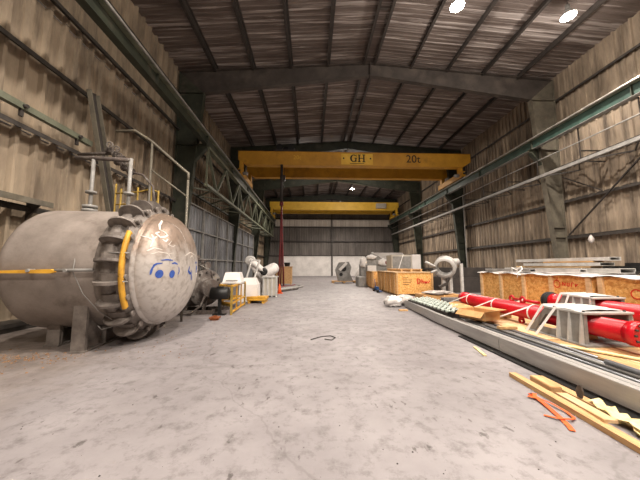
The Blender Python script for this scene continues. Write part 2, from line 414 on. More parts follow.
tag(obj('wall_brace', MB().bar((14.2,10.2,6.7),(14.3,14.3,3.3),.07,.05).bar((14.2,14.3,6.6),(14.3,12.4,5.3),.05,.05), M_steel), 'thin diagonal steel brace on the right wall near the first frame', 'brace')
tag(obj('wall_conduit', MB().tube([(14.2,24.0,.1),(14.1,24.0,8.2)], .05, 8), M_palegrey), 'thin pale upright pipe in front of the second column on the right wall', 'pipe')

# lattice girder under the left runway beyond the first frame
t = thing('lattice_girder', 'pale green lattice girder under the left crane rail beyond the first frame', 'truss', (-5.95, 28, 6.1))
obj('bottom_chord', MB().box(-6.0, -5.8, 14.8, 41.5, 6.05, 6.2), M_palegreen, t)
obj('top_chord', MB().box(-6.05, -5.75, 14.8, 41.5, 8.18, 8.33), M_palegreen, t)
n = 16; ys = [14.9+(41.4-14.9)*i/n for i in range(n+1)]
for i in range(n):
    a, b_ = (6.15, 8.2) if i % 2 else (8.2, 6.15)
    obj('diagonal', MB().bar((-5.9,ys[i],a), (-5.9,ys[i+1],b_), .14, .10), M_palegreen, t)
for i in range(0, n+1, 4): obj('upright', MB().bar((-5.9,ys[i],6.15), (-5.9,ys[i],8.2), .09, .09), M_palegreen, t)
t2 = thing('horizontal_lattice', 'flat green bracing lattice between lattice girder and left wall', 'truss', (-6.8, 28, 6.1))
for a, b_ in ((15.0,24.0),(24.8,33.7),(34.5,41.4)):
    obj('wall_chord', MB().box(-7.45, -7.3, a, b_, 6.05, 6.17), M_green, t2)
    m_ = 8
    for i in range(m_):
        p_, q_ = (-6.05, -7.3) if i % 2 else (-7.3, -6.05)
        obj('lacing', MB().bar((p_,a+(b_-a)*i/m_,6.12), (q_,a+(b_-a)*(i+1)/m_,6.12), .08, .07), M_palegreen, t2)

# screen of steel panels at left, beyond the first frame
t = thing('steel_partition', 'tall grey steel panel partition along the left wall past the tank', 'partition', (-7.0, 25, 0))
posts = [15.2, 17.4, 19.9, 22.4, 24.9, 27.4, 29.9, 32.4]
for i, y in enumerate(posts): obj('post', MB().box(-7.02, -6.9, y-.05, y+.05, 0, 5.3), M_grey, t)
for i in range(len(posts)-1):
    mb = MB(); corr(mb, (-7.06,posts[i],0), (0,1,0), posts[i+1]-posts[i], (1,0,0), .05, 5.2, .42, .04)
    obj('panel', mb, M_seal, t)
for z in (2.0, 3.7, 5.2): obj('rail', MB().box(-7.0, -6.93, 15.2, 32.4, z, z+.08), M_grey, t)

# ------------------------------------------------------------------ lettering
def letters(word, size, o, u, v, w, t, m, parent, name='lettering'):
    cu = bpy.data.curves.new(name, 'FONT'); cu.body = word; cu.size = size; cu.extrude = t/2; cu.align_x = 'CENTER'; cu.align_y = 'CENTER'
    tmp = bpy.data.objects.new('tmp', cu); COL.objects.link(tmp)
    dg = bpy.context.evaluated_depsgraph_get(); me = bpy.data.meshes.new_from_object(tmp.evaluated_get(dg))
    bpy.data.objects.remove(tmp)
    B = Matrix((Vector(u), Vector(v), Vector(w))).transposed().to_4x4(); B.translation = Vector(o)
    M = world_of(parent).inverted() @ B
    me.transform(M); me.materials.clear(); me.materials.append(m)
    q = bpy.data.objects.new(name, me); COL.objects.link(q); q.parent = parent; return q
def serif_GH(cx, y, cz, h, parent):
    """the two bold serif capitals G and H"""
    mb = MB(); w = h*.78; o = (cx, y, cz); U, V, W = (1,0,0), (0,0,1), (0,1,0)
    P = lambda poly: mb.prism(poly, o, U, V, W, .02)
    gx = -w*.62; ro, ri = h*.5, h*.30
    arc = lambda k: R(50+k*(320-50)/14)
    for k in range(14):
        a, b_ = arc(k), arc(k+1)
        th = lambda q: ri*(.86+.14*math.cos(2*q))
        P([(gx+ro*.95*math.cos(a), ro*math.sin(a)), (gx+ro*.95*math.cos(b_), ro*math.sin(b_)), (gx+ri*.82*math.cos(b_), (ro-.1*h)*math.sin(b_)), (gx+ri*.82*math.cos(a), (ro-.1*h)*math.sin(a))])
    P([(gx+.2*h,-.45*h),(gx+.36*h,-.45*h),(gx+.36*h,.02*h),(gx+.2*h,.02*h)])
    P([(gx+.08*h,-.02*h),(gx+.46*h,-.02*h),(gx+.46*h,.06*h),(gx+.08*h,.06*h)])
    P([(gx+.30*h,.18*h),(gx+.36*h,.18*h),(gx+.36*h,.5*h),(gx+.30*h,.5*h)])
    hx = w*.68
    for s in (-1, 1):
        x = hx+s*.30*h
        P([(x-.09*h,-.5*h),(x+.09*h,-.5*h),(x+.09*h,.5*h),(x-.09*h,.5*h)])
        for z in (-.5, .42): P([(x-.2*h,z*h),(x+.2*h,z*h),(x+.2*h,(z+.08)*h),(x-.2*h,(z+.08)*h)])
    P([(hx-.28*h,-.04*h),(hx+.28*h,-.04*h),(hx+.28*h,.04*h),(hx-.28*h,.04*h)])
    return obj('lettering', mb, M_darkink, parent)

# ------------------------------------------------------------------ bridge cranes
def crane(y, m, near, label, dy=3.0):
    t = thing('bridge_crane', label, 'crane', (XC+.08, y, 8.96), 0, 'yellow bridge cranes')
    xa, xb = -6.15, 13.78 if near else 13.2
    girders = []
    for k, yy in enumerate((y, y+dy)):
        z0, z1 = (10.08, 11.22) if near else (9.95, 11.1)
        mb = MB()
        prof = [(xa,z0+.45),(xa+.7,z0),(xb-.7,z0),(xb,z0+.45),(xb,z1),(xa,z1)]
        mb.prism(prof, (0,yy,0), (1,0,0), (0,0,1), (0,1,0), .42)
        mb.box(xa, xb, yy-.28, yy+.28, z1, z1+.03).box(xa+.7, xb-.7, yy-.28, yy+.28, z0-.03, z0)
        g_ = obj('girder', mb, m, t); girders.append(g_)
        for q in (range(1, 9) if near else ()):
            pass
    for s, x in ((-1, -5.9), (1, 12.9)):
        e = obj('end_carriage', MB().box(x-.14, x+.14, y-.6, y+dy+.6, 9.12, 9.6, .02).box(x-.14, x+.14, y-.2, y+.2, 9.6, 10.5).box(x-.14, x+.14, y+dy-.2, y+dy+.2, 9.6, 10.5), m, t)
        for wy in (y-.3, y+dy+.3): obj('wheel', MB().lathe([(-.05,.19),(.05,.19)], (x,wy,9.15), (1,0,0), 18), M_steel, e)
        for wy, d in ((y-.6,-1), (y+dy+.6,1)): obj('buffer', MB().lathe([(0,.08),(.16,.08),(.2,.05)], (x,wy,9.4), (0,d,0), 12), M_rubber, e)
        obj('drive_motor', MB().lathe([(0,.14),(.35,.14),(.42,.08)], (x-s*.16,y-.1,9.35), (-s,0,0), 14), M_grey, e)
    return t, girders
t, gd = crane(22.2, M_yel, True, 'large twin girder yellow bridge crane lettered GH and 20t, spanning the hall nearest the camera', 3.1)
yf = 22.2-.21
pl = obj('name_plate', MB().box(2.55, 5.25, yf-.02, yf, 10.2, 11.15), M_yel2, gd[0], 'yellow plate with dark serif letters')
serif_GH(3.93, yf-.03, 10.74, .66, gd[0])
obj('lettering', MB().box(3.3,4.5,yf-.03,yf-.02,10.27,10.31), M_darkink, gd[0])
for x in (2.75, 5.05): obj('plate_dot', MB().box(x-.06,x+.06,yf-.035,yf-.02,10.66,10.8), M_darkink, gd[0])
letters('20t', .95, (8.75, yf-.012, 10.72), (1,0,0), (0,0,1), (0,-1,0), .02, M_darkink, gd[0])
letters('20t', .5, (-1.2, yf-.006, 10.75), (1,0,0), (0,0,1), (0,-1,0), .01, M_yel2, gd[0])
# hoist trolley on top of the girders
tr = obj('trolley', MB().box(-3.2, -1.2, 22.1, 25.6, 11.34, 11.5), M_steel, t)
obj('rope_drum', MB().lathe([(0,.32),(.05,.36),(1.5,.36),(1.55,.32)], (-2.2,23.0,11.85), (0,1,0), 20), M_black, tr)
for x in (-2.75, -1.75): obj('sheave', MB().lathe([(-.08,.3),(0,.26),(.08,.3)], (x,22.4,11.8), (0,1,0), 20), M_black, tr)
obj('hoist_motor', MB().lathe([(0,.2),(.8,.2),(.9,.1)], (-1.6,23.4,11.75), (0,1,0), 16), M_steel, tr)
obj('hook_block', MB().box(-2.75, -2.3, 23.0, 23.4, 9.0, 9.6, .05).tube([(-2.52,23.2,9.0),(-2.52,23.2,8.75),(-2.4,23.2,8.55),(-2.52,23.2,8.4),(-2.66,23.2,8.5)], .05, 8), M_steel, tr)
obj('hoist_rope', MB().tube([(-2.65,23.2,9.6),(-2.65,23.2,11.4)], .02, 6).tube([(-2.4,23.2,9.6),(-2.4,23.2,11.4)], .02, 6), M_black, tr)
t, gd = crane(39.6, M_yel2, False, 'smaller-looking yellow bridge crane at the far end of the hall, lit tone in its colour', 2.6)
obj('hoist_box', MB().box(9.7, 11.2, 38.9, 39.38, 10.2, 10.9, .03), M_cabinet, t)
obj('warning_lamp', MB().lathe([(0,.12),(.25,.12),(.3,.05)], (4.4,39.6,11.13), (0,0,1), 12), M_palegrey, t)

# red sling ropes hanging from the near crane
mb = MB().tube([(-2.45,21.6,9.95),(-2.42,21.6,6.6)], .11, 8)
t = thing('hanging_cable', 'long dark red cable hanging from the near yellow crane to the floor', 'cable', (-2.42, 21.6, 0))
obj('upper_cable', mb, M_steel, t, 'dark grey upper length')
obj('lower_cable', MB().tube([(-2.42,21.6,6.65),(-2.46,21.6,3.5),(-2.6,21.55,.02)], .07, 8).tube([(-2.4,21.6,6.65),(-2.3,21.6,3.5),(-2.15,21.5,.02)], .06, 8).tube([(-2.4,21.7,6.0),(-2.38,21.7,3.0),(-2.42,21.7,.1)], .05, 8), M_redrust, t, 'dark red strands')
obj('clamp', MB().lathe([(0,.16),(.3,.16)], (-2.42,21.6,6.5), (0,0,1), 12), M_redrust, t)

# ------------------------------------------------------------------ big tank
TH = R(4); TC = (-3.46, 6.4, 1.56)
tank = thing('pressure_tank', 'huge dusty grey steel pressure tank with clamp ring and domed end, left of the hall', 'tank', (TC[0], TC[1], 0), TH)
TR, TD, TL = 1.28, .60, 2.1
def tp(name, mb, m, parent=None, label=None):        # built in the tank's own axes; z = 1.56 is its axis
    o = obj(name, mb, m, parent or tank, label, local=True)
    return o
A0 = (0,0,1.56); AX = (1,0,0)
prof = []
for k in range(13):
    a = k/12*PI/2; prof.append((-TL-.55*math.cos(a), TR*math.sin(a)))
prof += [(-.6,TR)]
shell = tp('shell', MB().lathe(prof, A0, AX, 72, cap=False), M_tank)
HR, HS = 1.235, .06
prof = [(-.06,HR+.02),(HS-.02,HR+.025),(HS-.01,HR)]
for k in range(25):
    a = k/24*PI/2; prof.append((HS+TD*math.sin(a), HR*math.cos(a)))
head = tp('domed_head', MB().lathe(prof, A0, AX, 72, cap=False), M_head)
tp('closure_ring', MB().lathe([(-.64,TR-.01),(-.62,TR+.005),(-.58,TR+.03),(-.46,TR+.04),(-.44,TR+.10),(-.30,TR+.10),(-.28,TR+.03),(-.22,TR+.03),(-.20,TR+.08),(-.10,TR+.08),(-.06,TR+.0),(.0,TR-.04)], A0, AX, 72, cap=False), M_clamp)
NC = 22
for k in range(NC):
    a = 2*PI*(k+.5)/NC
    rad = Vector((0, math.cos(a), math.sin(a))); tan = Vector((0, -math.sin(a), math.cos(a)))
    o = Vector(A0)+rad*(TR+.02)
    mb = MB()
    # C shaped clamp: rounded cap plate, web and two jaws
    poly = [(-.55,.0),(-.55,.06)]+[(-.31-.24*math.cos(q*PI/10), .07+.19*math.sin(q*PI/10)) for q in range(11)]+[(-.07,.0)]
    mb.prism(poly, o+tan*.06, AX, rad, tan, .05)
    poly = [(-.46,.0),(-.46,.07),(-.40,.10),(-.2,.10),(-.13,.07),(-.13,.0)]
    mb.prism(poly, o-tan*.03, AX, rad, tan, .15)
    c = tp('clamp', mb, M_clamp)
    tp('clamp_bolt', MB().lathe([(0,.035),(.09,.035),(.09,.055),(.13,.055)], o-tan*.03+rad*.0+Vector((-.13,0,0))+rad*.05, AX, 8), M_clamp, c)
# yellow arc band on the near side of the ring
rows = [[], [], [], []]
for k in range(25):
    a = R(180-29+k*60/24)     # around the near (-y) side
    for i, (ra, xa) in enumerate(((TR+.10,-.085),(TR+.19,-.085),(TR+.17,-.03),(TR+.09,-.03))):
        rows[i].append((xa, ra*math.cos(a), 1.56+ra*math.sin(a)))
rows.append(rows[0]); mb = MB().grid(rows)
for e in (0, 24): mb.add([rows[i][e] for i in range(4)], [(0,1,2,3)])
band = tp('yellow_arc', mb, M_yellow, None, 'curved yellow guard bar')
for z in (.28, -.24):
    tp('guard_rod', MB().tube([(-.35,-math.sqrt(1.37**2-z*z)-.02,1.56+z),(.05,-math.sqrt(1.37**2-z*z)-.06,1.56+z)], .014, 6), M_grey, band)
# saddles
for i, xs in enumerate((-.93, -1.75)):
    W_ = 1.0 if i == 0 else .5
    mb = MB(); pts = [(-W_,0)]+[(y, 1.56-math.sqrt((TR+.004)**2-y*y)) for y in [-W_+W_*.1*j for j in range(21)]]+[(W_,0)]
    mb.prism(pts, (xs,0,0), (0,1,0), (0,0,1), (1,0,0), .05)
    hz = 1.56-math.sqrt(TR**2-(W_+.0)**2)+.03
    mb.box(xs-.12, xs+.12, -W_-.07, -W_, 0, hz+(.12 if i == 0 else 0)).box(xs-.12, xs+.12, W_, W_+.07, 0, hz)
    mb.box(xs-.14, xs+.14, -W_-.1, W_+.1, 0, .03)
    for y in (-.5, 0, .5): mb.box(xs-.13, xs+.13, y-.015, y+.015, 0, 1.56-math.sqrt(TR*TR-y*y)-.005)
    tp('saddle', mb, M_clamp)
# cable loop down the shell beside the saddle
tp('hanging_wire', MB().tube([(-.98,-1.22,1.86),(-.92,-1.34,1.5),(-.75,-1.30,1.1),(-.52,-1.22,.78),(-.36,-1.05,.58),(-.42,-.98,.44),(-.58,-1.0,.40),(-.62,-1.05,.48)], .008, 6), M_grey)
# yellow painted lever along the shell
lv = tp('closing_lever', MB().prism([(-3.0,-.04),(-3.0,.02),(-2.1,.02),(-1.25,.045),(-1.15,.0),(-1.25,-.03),(-2.1,-.025)], (0,-1.36,1.50), (1,0,0), (0,0,1), (0,1,0), .07), M_yellow, None, 'yellow painted lever')
tp('lever_shaft', MB().tube([(-1.2,-1.36,1.52),(-.55,-1.38,1.53)], .028, 8).tube([(-1.6,-1.28,1.52),(-1.6,-1.42,1.52)], .03, 8).tube([(-1.0,-1.28,1.52),(-1.0,-1.42,1.52)], .03, 8), M_grey, lv)
# paint marks and scrapes that follow the dome
def dome(y, z, off=.004):
    y *= .965; z *= .965; q = 1-(y*y+z*z)/HR**2
    x = TD*math.sqrt(max(q, .0)); nrm = Vector((x/TD**2, y/HR**2, z/HR**2)).normalized()
    return Vector((HS+x, y, 1.56+z))+nrm*off
def mark_blob(mb, y, z, ry, rz, off=.005):
    c = dome(y, z, off); n = 16; ring1 = [dome(y+ry*.5*math.cos(2*PI*k/n), z+rz*.5*math.sin(2*PI*k/n), off) for k in range(n)]
    ring2 = [dome(y+ry*math.cos(2*PI*k/n), z+rz*math.sin(2*PI*k/n), off) for k in range(n)]
    vs = [c]+ring1+ring2
    mb.add(vs, [(0,1+k,1+(k+1) % n) for k in range(n)]+[(1+k,1+n+k,1+n+(k+1) % n,1+(k+1) % n) for k in range(n)], True)
def mark_line(mb, pts, w, off=.005):
    P = []
    for (a, b_), (c, d) in zip(pts[:-1], pts[1:]):
        for k in range(6): P.append(Vector((a+(c-a)*k/6, b_+(d-b_)*k/6)))
    P.append(Vector(pts[-1])); rows = [[], []]
    for i, p in enumerate(P):
        d = (P[min(i+1, len(P)-1)]-P[max(i-1, 0)]).normalized(); n_ = Vector((-d.y, d.x))
        ww = w*(.45+.55*math.sin(PI*(i+.7)/(len(P)+.4)))
        for s_, r_ in ((-1, rows[0]), (1, rows[1])): q = p+n_*(s_*ww/2); r_.append(dome(q.x, q.y, off))
    mb.grid(rows)
for y_, z_ in ((-1.04,-.12), (-.775,-.13)):
    mb = MB(); mark_blob(mb, y_, z_, .07, .085); tp('paint_mark', mb, M_blue, head, 'blue sprayed dot')
for pts, w_ in (([(-1.15,.0),(-1.13,.06),(-1.09,.09),(-1.0,.10)], .035), ([(-1.02,.16),(-.9,.175),(-.77,.16)], .03), ([(-.80,.09),(-.72,.11),(-.64,.08)], .035), ([(-1.15,.03),(-1.165,-.06),(-1.17,-.13)], .03),
                ([(-.60,.02),(-.58,-.08),(-.61,-.15)], .025), ([(-.16,.03),(-.20,-.08),(-.10,-.14),(-.02,-.12)], .06), ([(-.06,-.06),(-.02,-.2),(.03,-.3)], .05), ([(.36,.05),(.37,-.02),(.36,-.13)], .10), ([(.22,.1),(.30,.15),(.4,.1)], .03)):
    mb = MB(); mark_line(mb, pts, w_); tp('paint_mark', mb, M_blue, head, 'blue sprayed stroke')
for pts, w_ in (([(-.66,1.04),(-.80,.92),(-.87,.81)], .025), ([(-.87,.81),(-.80,.76),(-.78,.70),(-.85,.66),(-.94,.64),(-.97,.72),(-.9,.76)], .03), ([(-.92,.6),(-.87,.56),(-.8,.62)], .03),
               ([(-1.03,.69),(-1.04,.62),(-1.07,.55),(-1.14,.42)], .02), ([(-1.12,.66),(-1.07,.58),(-.98,.66)], .02), ([(-1.19,.34),(-1.1,.41),(-.98,.38)], .02), ([(-1.16,.28),(-1.05,.33),(-.9,.31),(-.84,.25)], .016),
               ([(-.36,.28),(-.2,.34),(-.07,.37),(.2,.31)], .02), ([(-.74,.58),(-.83,.49),(-.73,.46),(-.66,.5)], .012), ([(-.5,1.0),(-.34,.9),(-.28,.74),(-.22,.52)], .010),
               ([(-.12,.24),(.0,.3),(.1,.22)], .025), ([(.18,.24),(.25,.33),(.3,.25)], .025), ([(-.7,.22),(-.82,.2),(-.86,.3),(-.74,.32)], .010), ([(-.95,-.42),(-.85,-.47),(-.7,-.45)], .010), ([(-.1,-.35),(-.2,-.5),(-.5,-.62)], .012)):
    mb = MB(); mark_line(mb, pts, w_, .006); tp('scrape_mark', mb, M_chalk, head, 'white scribbled scrape')
# nozzles, valves and pipework on top of the tank
Mi = (Matrix.Translation((TC[0],TC[1],0)) @ Matrix.Rotation(TH, 4, 'Z')).inverted()
def loc(p): return (Mi @ Vector(p))[:]
def flange(mb, p, r, z0, z1):
    mb.lathe([(0,r),(z1-z0,r)], (p[0],p[1],z0), (0,0,1), 16)
for i, (x, y) in enumerate(((-5.18,6.35), (-4.38,6.45))):
    p = loc((x,y,0)); mb = MB(); mb.lathe([(2.5,.04),(4.2,.04)], (p[0],p[1],0), (0,0,1), 12)
    flange(mb, p, .15, 2.86, 2.92); flange(mb, p, .15, 2.95, 3.01); flange(mb, p, .11, 3.3, 3.35)
    tp('nozzle_pipe', mb, M_grey)
p0, p1, p2 = loc((-5.6,6.35,4.16)), loc((-5.18,6.35,4.16)), loc((-4.38,6.45,4.16))
tp('cross_pipe', MB().tube([p0,p1,p2], .05, 10), M_rust)
pts = [loc(q) for q in ((-6.2,7.1,4.56),(-5.35,7.1,4.6),(-5.2,7.1,4.62))]
vp = tp('valve_pipe', MB().tube(pts, .045, 8), M_rust)
for i, (x, y, z) in enumerate(((-5.25,7.0,4.58),(-5.0,6.9,4.42),(-4.86,6.8,4.2),(-4.68,6.8,4.05))):
    p = Vector(loc((x,y,z))); mb = MB()
    mb.lathe([(-.14,.1),(-.1,.1),(-.1,.06),(.1,.06),(.1,.1),(.14,.1)], p, (.8,-.2,-.5), 12)
    ring = [p+Vector((0,-.12,.16))+Vector((math.cos(2*PI*k/14)*.075, 0, math.sin(2*PI*k/14)*.075)) for k in range(14)]
    mb.tube([p, p+Vector((0,-.12,.16))], .02, 6); mb.tube(ring, .016, 6, closed=True)
    mb.tube([ring[0], ring[7]], .01, 5); mb.tube([ring[3], ring[10]], .01, 5)
    tp('valve', mb, M_rust, vp)
tp('bent_hose', MB().tube([loc(q) for q in ((-4.7,6.8,4.0),(-4.3,6.8,3.92),(-4.0,6.75,3.6),(-3.92,6.75,3.1),(-4.05,6.7,2.82))], .028, 8), M_rust)

# grey pipe rail and yellow platform rails behind the tank
t = thing('pipe_railing', 'grey bent pipe railing standing behind the tank top', 'railing', (-4.3, 8.06, 0))
obj('top_rail', MB().tube([(-5.98,8.06,5.71),(-5.41,8.06,5.74),(-4.89,8.06,5.40),(-3.90,8.06,4.53),(-3.74,8.06,4.41),(-3.74,8.06,4.20)], .04, 8), M_tan, t)
for x, z in ((-4.87,5.4),(-3.74,4.3)): obj('post', MB().tube([(x,8.06,0),(x,8.06,z)], .035, 8), M_tan, t)
obj('lower_rail', MB().tube([(-4.87,8.06,4.51),(-3.74,8.06,3.68)], .025, 8), M_tan, t)
t = thing('yellow_guard_rail', 'yellow tubular guard rail above the tank, in front of the green column', 'railing', (-4.8, 8.2, 0))
for x_, z_ in ((-5.96,4.1),(-5.8,3.95),(-5.3,4.0),(-4.9,4.12),(-4.68,3.9)):
    obj('post', MB().tube([(x_,8.2,0),(x_,8.2,z_)], .025, 8), M_duct, t)
obj('top_rail', MB().tube([(-5.96,8.2,3.8),(-5.3,8.2,3.85),(-4.9,8.2,3.95),(-4.68,8.2,3.85)], .025, 8), M_duct, t)
obj('mid_rail', MB().tube([(-5.96,8.2,3.45),(-5.3,8.2,3.5),(-4.68,8.2,3.45)], .02, 8), M_duct, t)

# things on the left wall
t = thing('leaning_channel', 'tall rusty steel channel leaning upright against the left wall behind the tank', 'steel channel', (-6.9, 10.4, 0))
obj('web', MB().bar((-7.0,8.28,7.1), (-6.9,10.4,.05), .34, .03, up=(1,0,0)), M_steel, t)  # web darker than the flanges: shade inside the channel put into colour
for d_ in (-.16, .16): obj('flange', MB().bar((-6.95,8.28+d_,7.1), (-6.85,10.4+d_,.05), .035, .14, up=(1,0,0)), M_tan, t)
t = thing('green_pipe_rail', 'pale green square tube along the left wall above the tank', 'pipe', (-7.25, 5, 5.55))
obj('tube', MB().box(-7.32, -7.18, YF+1, 8.7, 5.5, 5.66), M_palegreen, t)
for y in (3.0, 6.6, 8.2): obj('clamp_bolt', MB().lathe([(0,.05),(.08,.05)], (-7.18,y,5.58), (1,0,0), 8).bar((-7.25,y,5.5),(-7.25,y,5.32),.06,.08), M_steel, t)
t = thing('wall_shelf_beam', 'grey steel shelf beam on the left wall above the tank end', 'beam', (-7.2, 5, 3.15))
obj('beam', MB().box(-7.5, -7.0, 2, 7.4, 3.26, 3.30).box(-7.04, -7.0, 2, 7.4, 3.16, 3.26), M_tan, t)
for y in (2.6, 5.0, 7.2): obj('bracket', MB().prism([(-7.5,3.26),(-7.08,3.26),(-7.5,2.8)], (0,y,0), (1,0,0), (0,0,1), (0,1,0), .03), M_steel, t)

# ------------------------------------------------------------------ rusty pump set and its neighbours
t = thing('rusty_pump', 'rusty grey pump with large round flange, on the floor right of the tank head', 'pump', (-3.9, 9.7, 0))
obj('base_frame', MB().box(-4.5, -3.2, 9.2, 9.3, 0, .12).box(-4.5, -3.2, 10.1, 10.2, 0, .12).box(-4.5, -4.4, 9.2, 10.2, .12, .18).box(-3.3, -3.2, 9.2, 10.2, .12, .18), M_rust, t)
obj('volute_casing', MB().lathe([(-.3,.35),(-.25,.5),(-.1,.58),(.1,.58),(.25,.5),(.3,.35)], (-4.15,9.75,.78), (.75,-.6,0), 28), M_rust, t)
fl = obj('round_flange', MB().lathe([(0,.62),(.07,.62),(.07,.4),(.2,.3),(.35,.3)], (-3.66,9.5,.86), (.8,-.6,0), 28), M_rust, t)
for k in range(12):
    a = 2*PI*k/12; n_ = Vector((.8,-.6,0)); u = Vector((.6,.8,0))
    obj('flange_bolt', MB().lathe([(0,.035),(.05,.035)], Vector((-3.66,9.5,.86))+n_*.07+u*(.52*math.cos(a))+Vector((0,0,.52*math.sin(a))), n_, 6), M_steel, fl)
obj('outlet_pipe', MB().tube([(-4.2,9.9,1.2),(-4.2,9.9,1.75),(-4.1,9.8,1.95)], .12, 12).lathe([(0,.2),(.06,.2)], (-4.2,9.9,1.6), (0,0,1), 16), M_rust, t)
obj('valve', MB().tube([(-3.85,9.7,1.35),(-3.85,9.7,1.8)], .05, 8).tube([(-3.85+.16*math.cos(k*PI/7),9.7+.16*math.sin(k*PI/7),1.8) for k in range(14)], .02, 6, closed=True).bar((-4.01,9.7,1.8),(-3.69,9.7,1.8),.02,.02), M_rust, t)
for x in (-4.3, -3.6): obj('leg', MB().bar((x,9.3,.1),(x,9.5,.5),.08,.08), M_rust, t)
obj('hose', MB().tube([(-4.45,9.3,1.0),(-4.5,9.1,.5),(-4.35,9.0,.06),(-3.9,8.98,.05),(-3.6,9.05,.3),(-3.5,9.2,.7)], .035, 8), M_rust, t)
for (x, y, z, ax_) in ((-4.45,9.4,1.5,(1,-.3,0)),(-4.05,9.5,1.55,(.4,-.9,.2)),(-3.75,9.7,1.62,(.9,-.4,0)),(-4.3,9.3,.35,(.6,-.8,0))):
    obj('fitting', MB().lathe([(-.12,.12),(-.09,.12),(-.09,.07),(.09,.07),(.09,.13),(.13,.13)], (x,y,z), ax_, 12).tube([(x,y,z-.3),(x,y,z)], .04, 6), M_rust, t)
obj('small_pipe', MB().tube([(-4.4,9.4,1.5),(-4.1,9.35,1.75),(-3.8,9.5,1.6),(-3.5,9.6,1.4),(-3.4,9.6,1.0)], .03, 6).tube([(-4.5,9.3,1.2),(-4.2,9.2,1.1),(-3.9,9.2,1.25)], .03, 6), M_rust, t)
tag(obj('black_motor', MB().lathe([(-.26,.1),(-.26,.2),(.28,.2),(.32,.12)], (-3.02,9.1,.70), (1,0,0), 20).box(-3.05,-2.95,9.05,9.15,.0,.52).box(-3.2,-2.8,9.0,9.2,.0,.04).box(-3.1,-2.9,9.02,9.15,.87,.93), M_black), 'black cylindrical motor on a black stand beside the rusty pump', 'motor')
t = thing('yellow_trolley', 'yellow open frame trolley on the floor beside the rusty pump', 'trolley', (-2.6, 10.1, 0))
Q = [(-2.62,9.1),(-2.72,11.3),(-3.2,9.7),(-3.3,11.4)]
for i, (x, y) in enumerate(Q): obj('leg', MB().bar((x,y,0),(x,y,.93),.06,.06), M_duct, t)
obj('top_frame', MB().bar((*Q[0],.93),(*Q[1],.93),.06,.06).bar((*Q[2],.93),(*Q[3],.93),.06,.06).bar((*Q[0],.93),(*Q[2],.93),.06,.06).bar((*Q[1],.93),(*Q[3],.93),.06,.06), M_yellow, t)
obj('side_board', MB().bar((Q[2][0],Q[2][1],.55),(Q[0][0]-.05,Q[0][1]+.1,.55),.02,.14).bar((Q[2][0],Q[2][1],.3),(Q[0][0]-.05,Q[0][1]+.1,.3),.02,.1), M_duct, t)
obj('lower_frame', MB().bar((*Q[0],.36),(*Q[1],.36),.05,.05).bar((*Q[2],.36),(*Q[3],.36),.05,.05).bar((*Q[0],.36),(*Q[2],.36),.05,.05).bar((*Q[1],.08),(*Q[0],.08),.05,.06), M_yellow, t)
for f in (.33, .66):
    x, y = Q[0][0]+(Q[1][0]-Q[0][0])*f, Q[0][1]+(Q[1][1]-Q[0][1])*f
    obj('upright', MB().bar((x,y,.1),(x,y,.93),.04,.04), M_yellow, t)
obj('shelf', MB().box(-3.22,-2.76,9.9,11.1,.39,.43), M_yellow, t)
# white shell lying on the trolley
t = thing('white_tub', 'white moulded plastic box lying upside down on the yellow trolley', 'box', (-2.93, 10.4, .96), R(8))
obj('body', MB().add([(x*sx,y*sy,z) for z, sx, sy in ((0,.34,.55),(.40,.25,.42)) for x, y in ((-1,-1),(1,-1),(1,1),(-1,1))], [(3,2,1,0),(4,5,6,7),(0,1,5,4),(1,2,6,5),(2,3,7,6),(3,0,4,7)]), M_white, t, local=True)
obj('rim', MB().box(-.37,.37,-.59,-.53,0,.05).box(-.37,.37,.53,.59,0,.05).box(-.37,-.32,-.53,.53,0,.05).box(.32,.37,-.53,.53,0,.05), M_palegrey, t, local=True)
obj('side_handle', MB().bar((-.2,-.53,.12),(.2,-.53,.12),.03,.03), M_grey, t, local=True)
tag(obj('yellow_platform', MB().box(-2.75,-1.95,11.7,12.7,.12,.24,.02).box(-2.7,-2.6,11.75,12.65,0,.12).box(-2.1,-2.0,11.75,12.65,0,.12).box(-2.75,-1.95,11.7,11.76,.24,.3), M_yellow), 'low flat yellow steel platform on the floor in front of the white cabinet', 'platform')
t = thing('white_pallet_box', 'pale grey slatted box standing on the floor at the foot of the white robot arm', 'box', (-2.15, 14.3, 0))
obj('body', MB().box(-2.5,-1.8,14.2,14.75,.05,1.0,.02), M_cabinet, t)
for x in (-2.5, -2.28, -2.06, -1.84): obj('slat', MB().box(x,x+.07,14.15,14.2,.0,1.05), M_palegrey, t)
obj('lid', MB().box(-2.54,-1.76,14.12,14.8,1.0,1.06), M_palegrey, t)
# rough white chairs/panels behind the trolley
t = thing('white_panel_frame', 'leaning white tubular frame behind the white tub', 'frame', (-3.0, 13.2, 0))
for x in (-3.45, -3.05): obj('bar', MB().bar((x,13.4,0),(x+.45,13.7,1.9),.08,.08), M_palegrey, t)
obj('crossbar', MB().bar((-3.0,13.7,1.88),(-2.58,13.7,1.88),.08,.08).bar((-3.25,13.54,.9),(-2.85,13.54,.9),.07,.07), M_palegrey, t)
tag(obj('white_cover', MB().add([(x,y,z) for z, a in ((0,1),(.75,.92),(1.05,.6)) for x, y in ((-2.85-.42*a,12.8-.4*a),(-2.85+.42*a,12.8-.4*a),(-2.85+.42*a,12.8+.4*a),(-2.85-.42*a,12.8+.4*a))], [(3,2,1,0),(0,1,5,4),(1,2,6,5),(2,3,7,6),(3,0,4,7),(4,5,9,8),(5,6,10,9),(6,7,11,10),(7,4,8,11),(8,9,10,11)]), M_white), 'white moulded cover standing on the floor between yellow trolley and robot arm', 'cover')
t = thing('robot_arm', 'white industrial robot arm folded over, standing beside the red cable', 'robot arm', (-2.6, 15.3, 0))
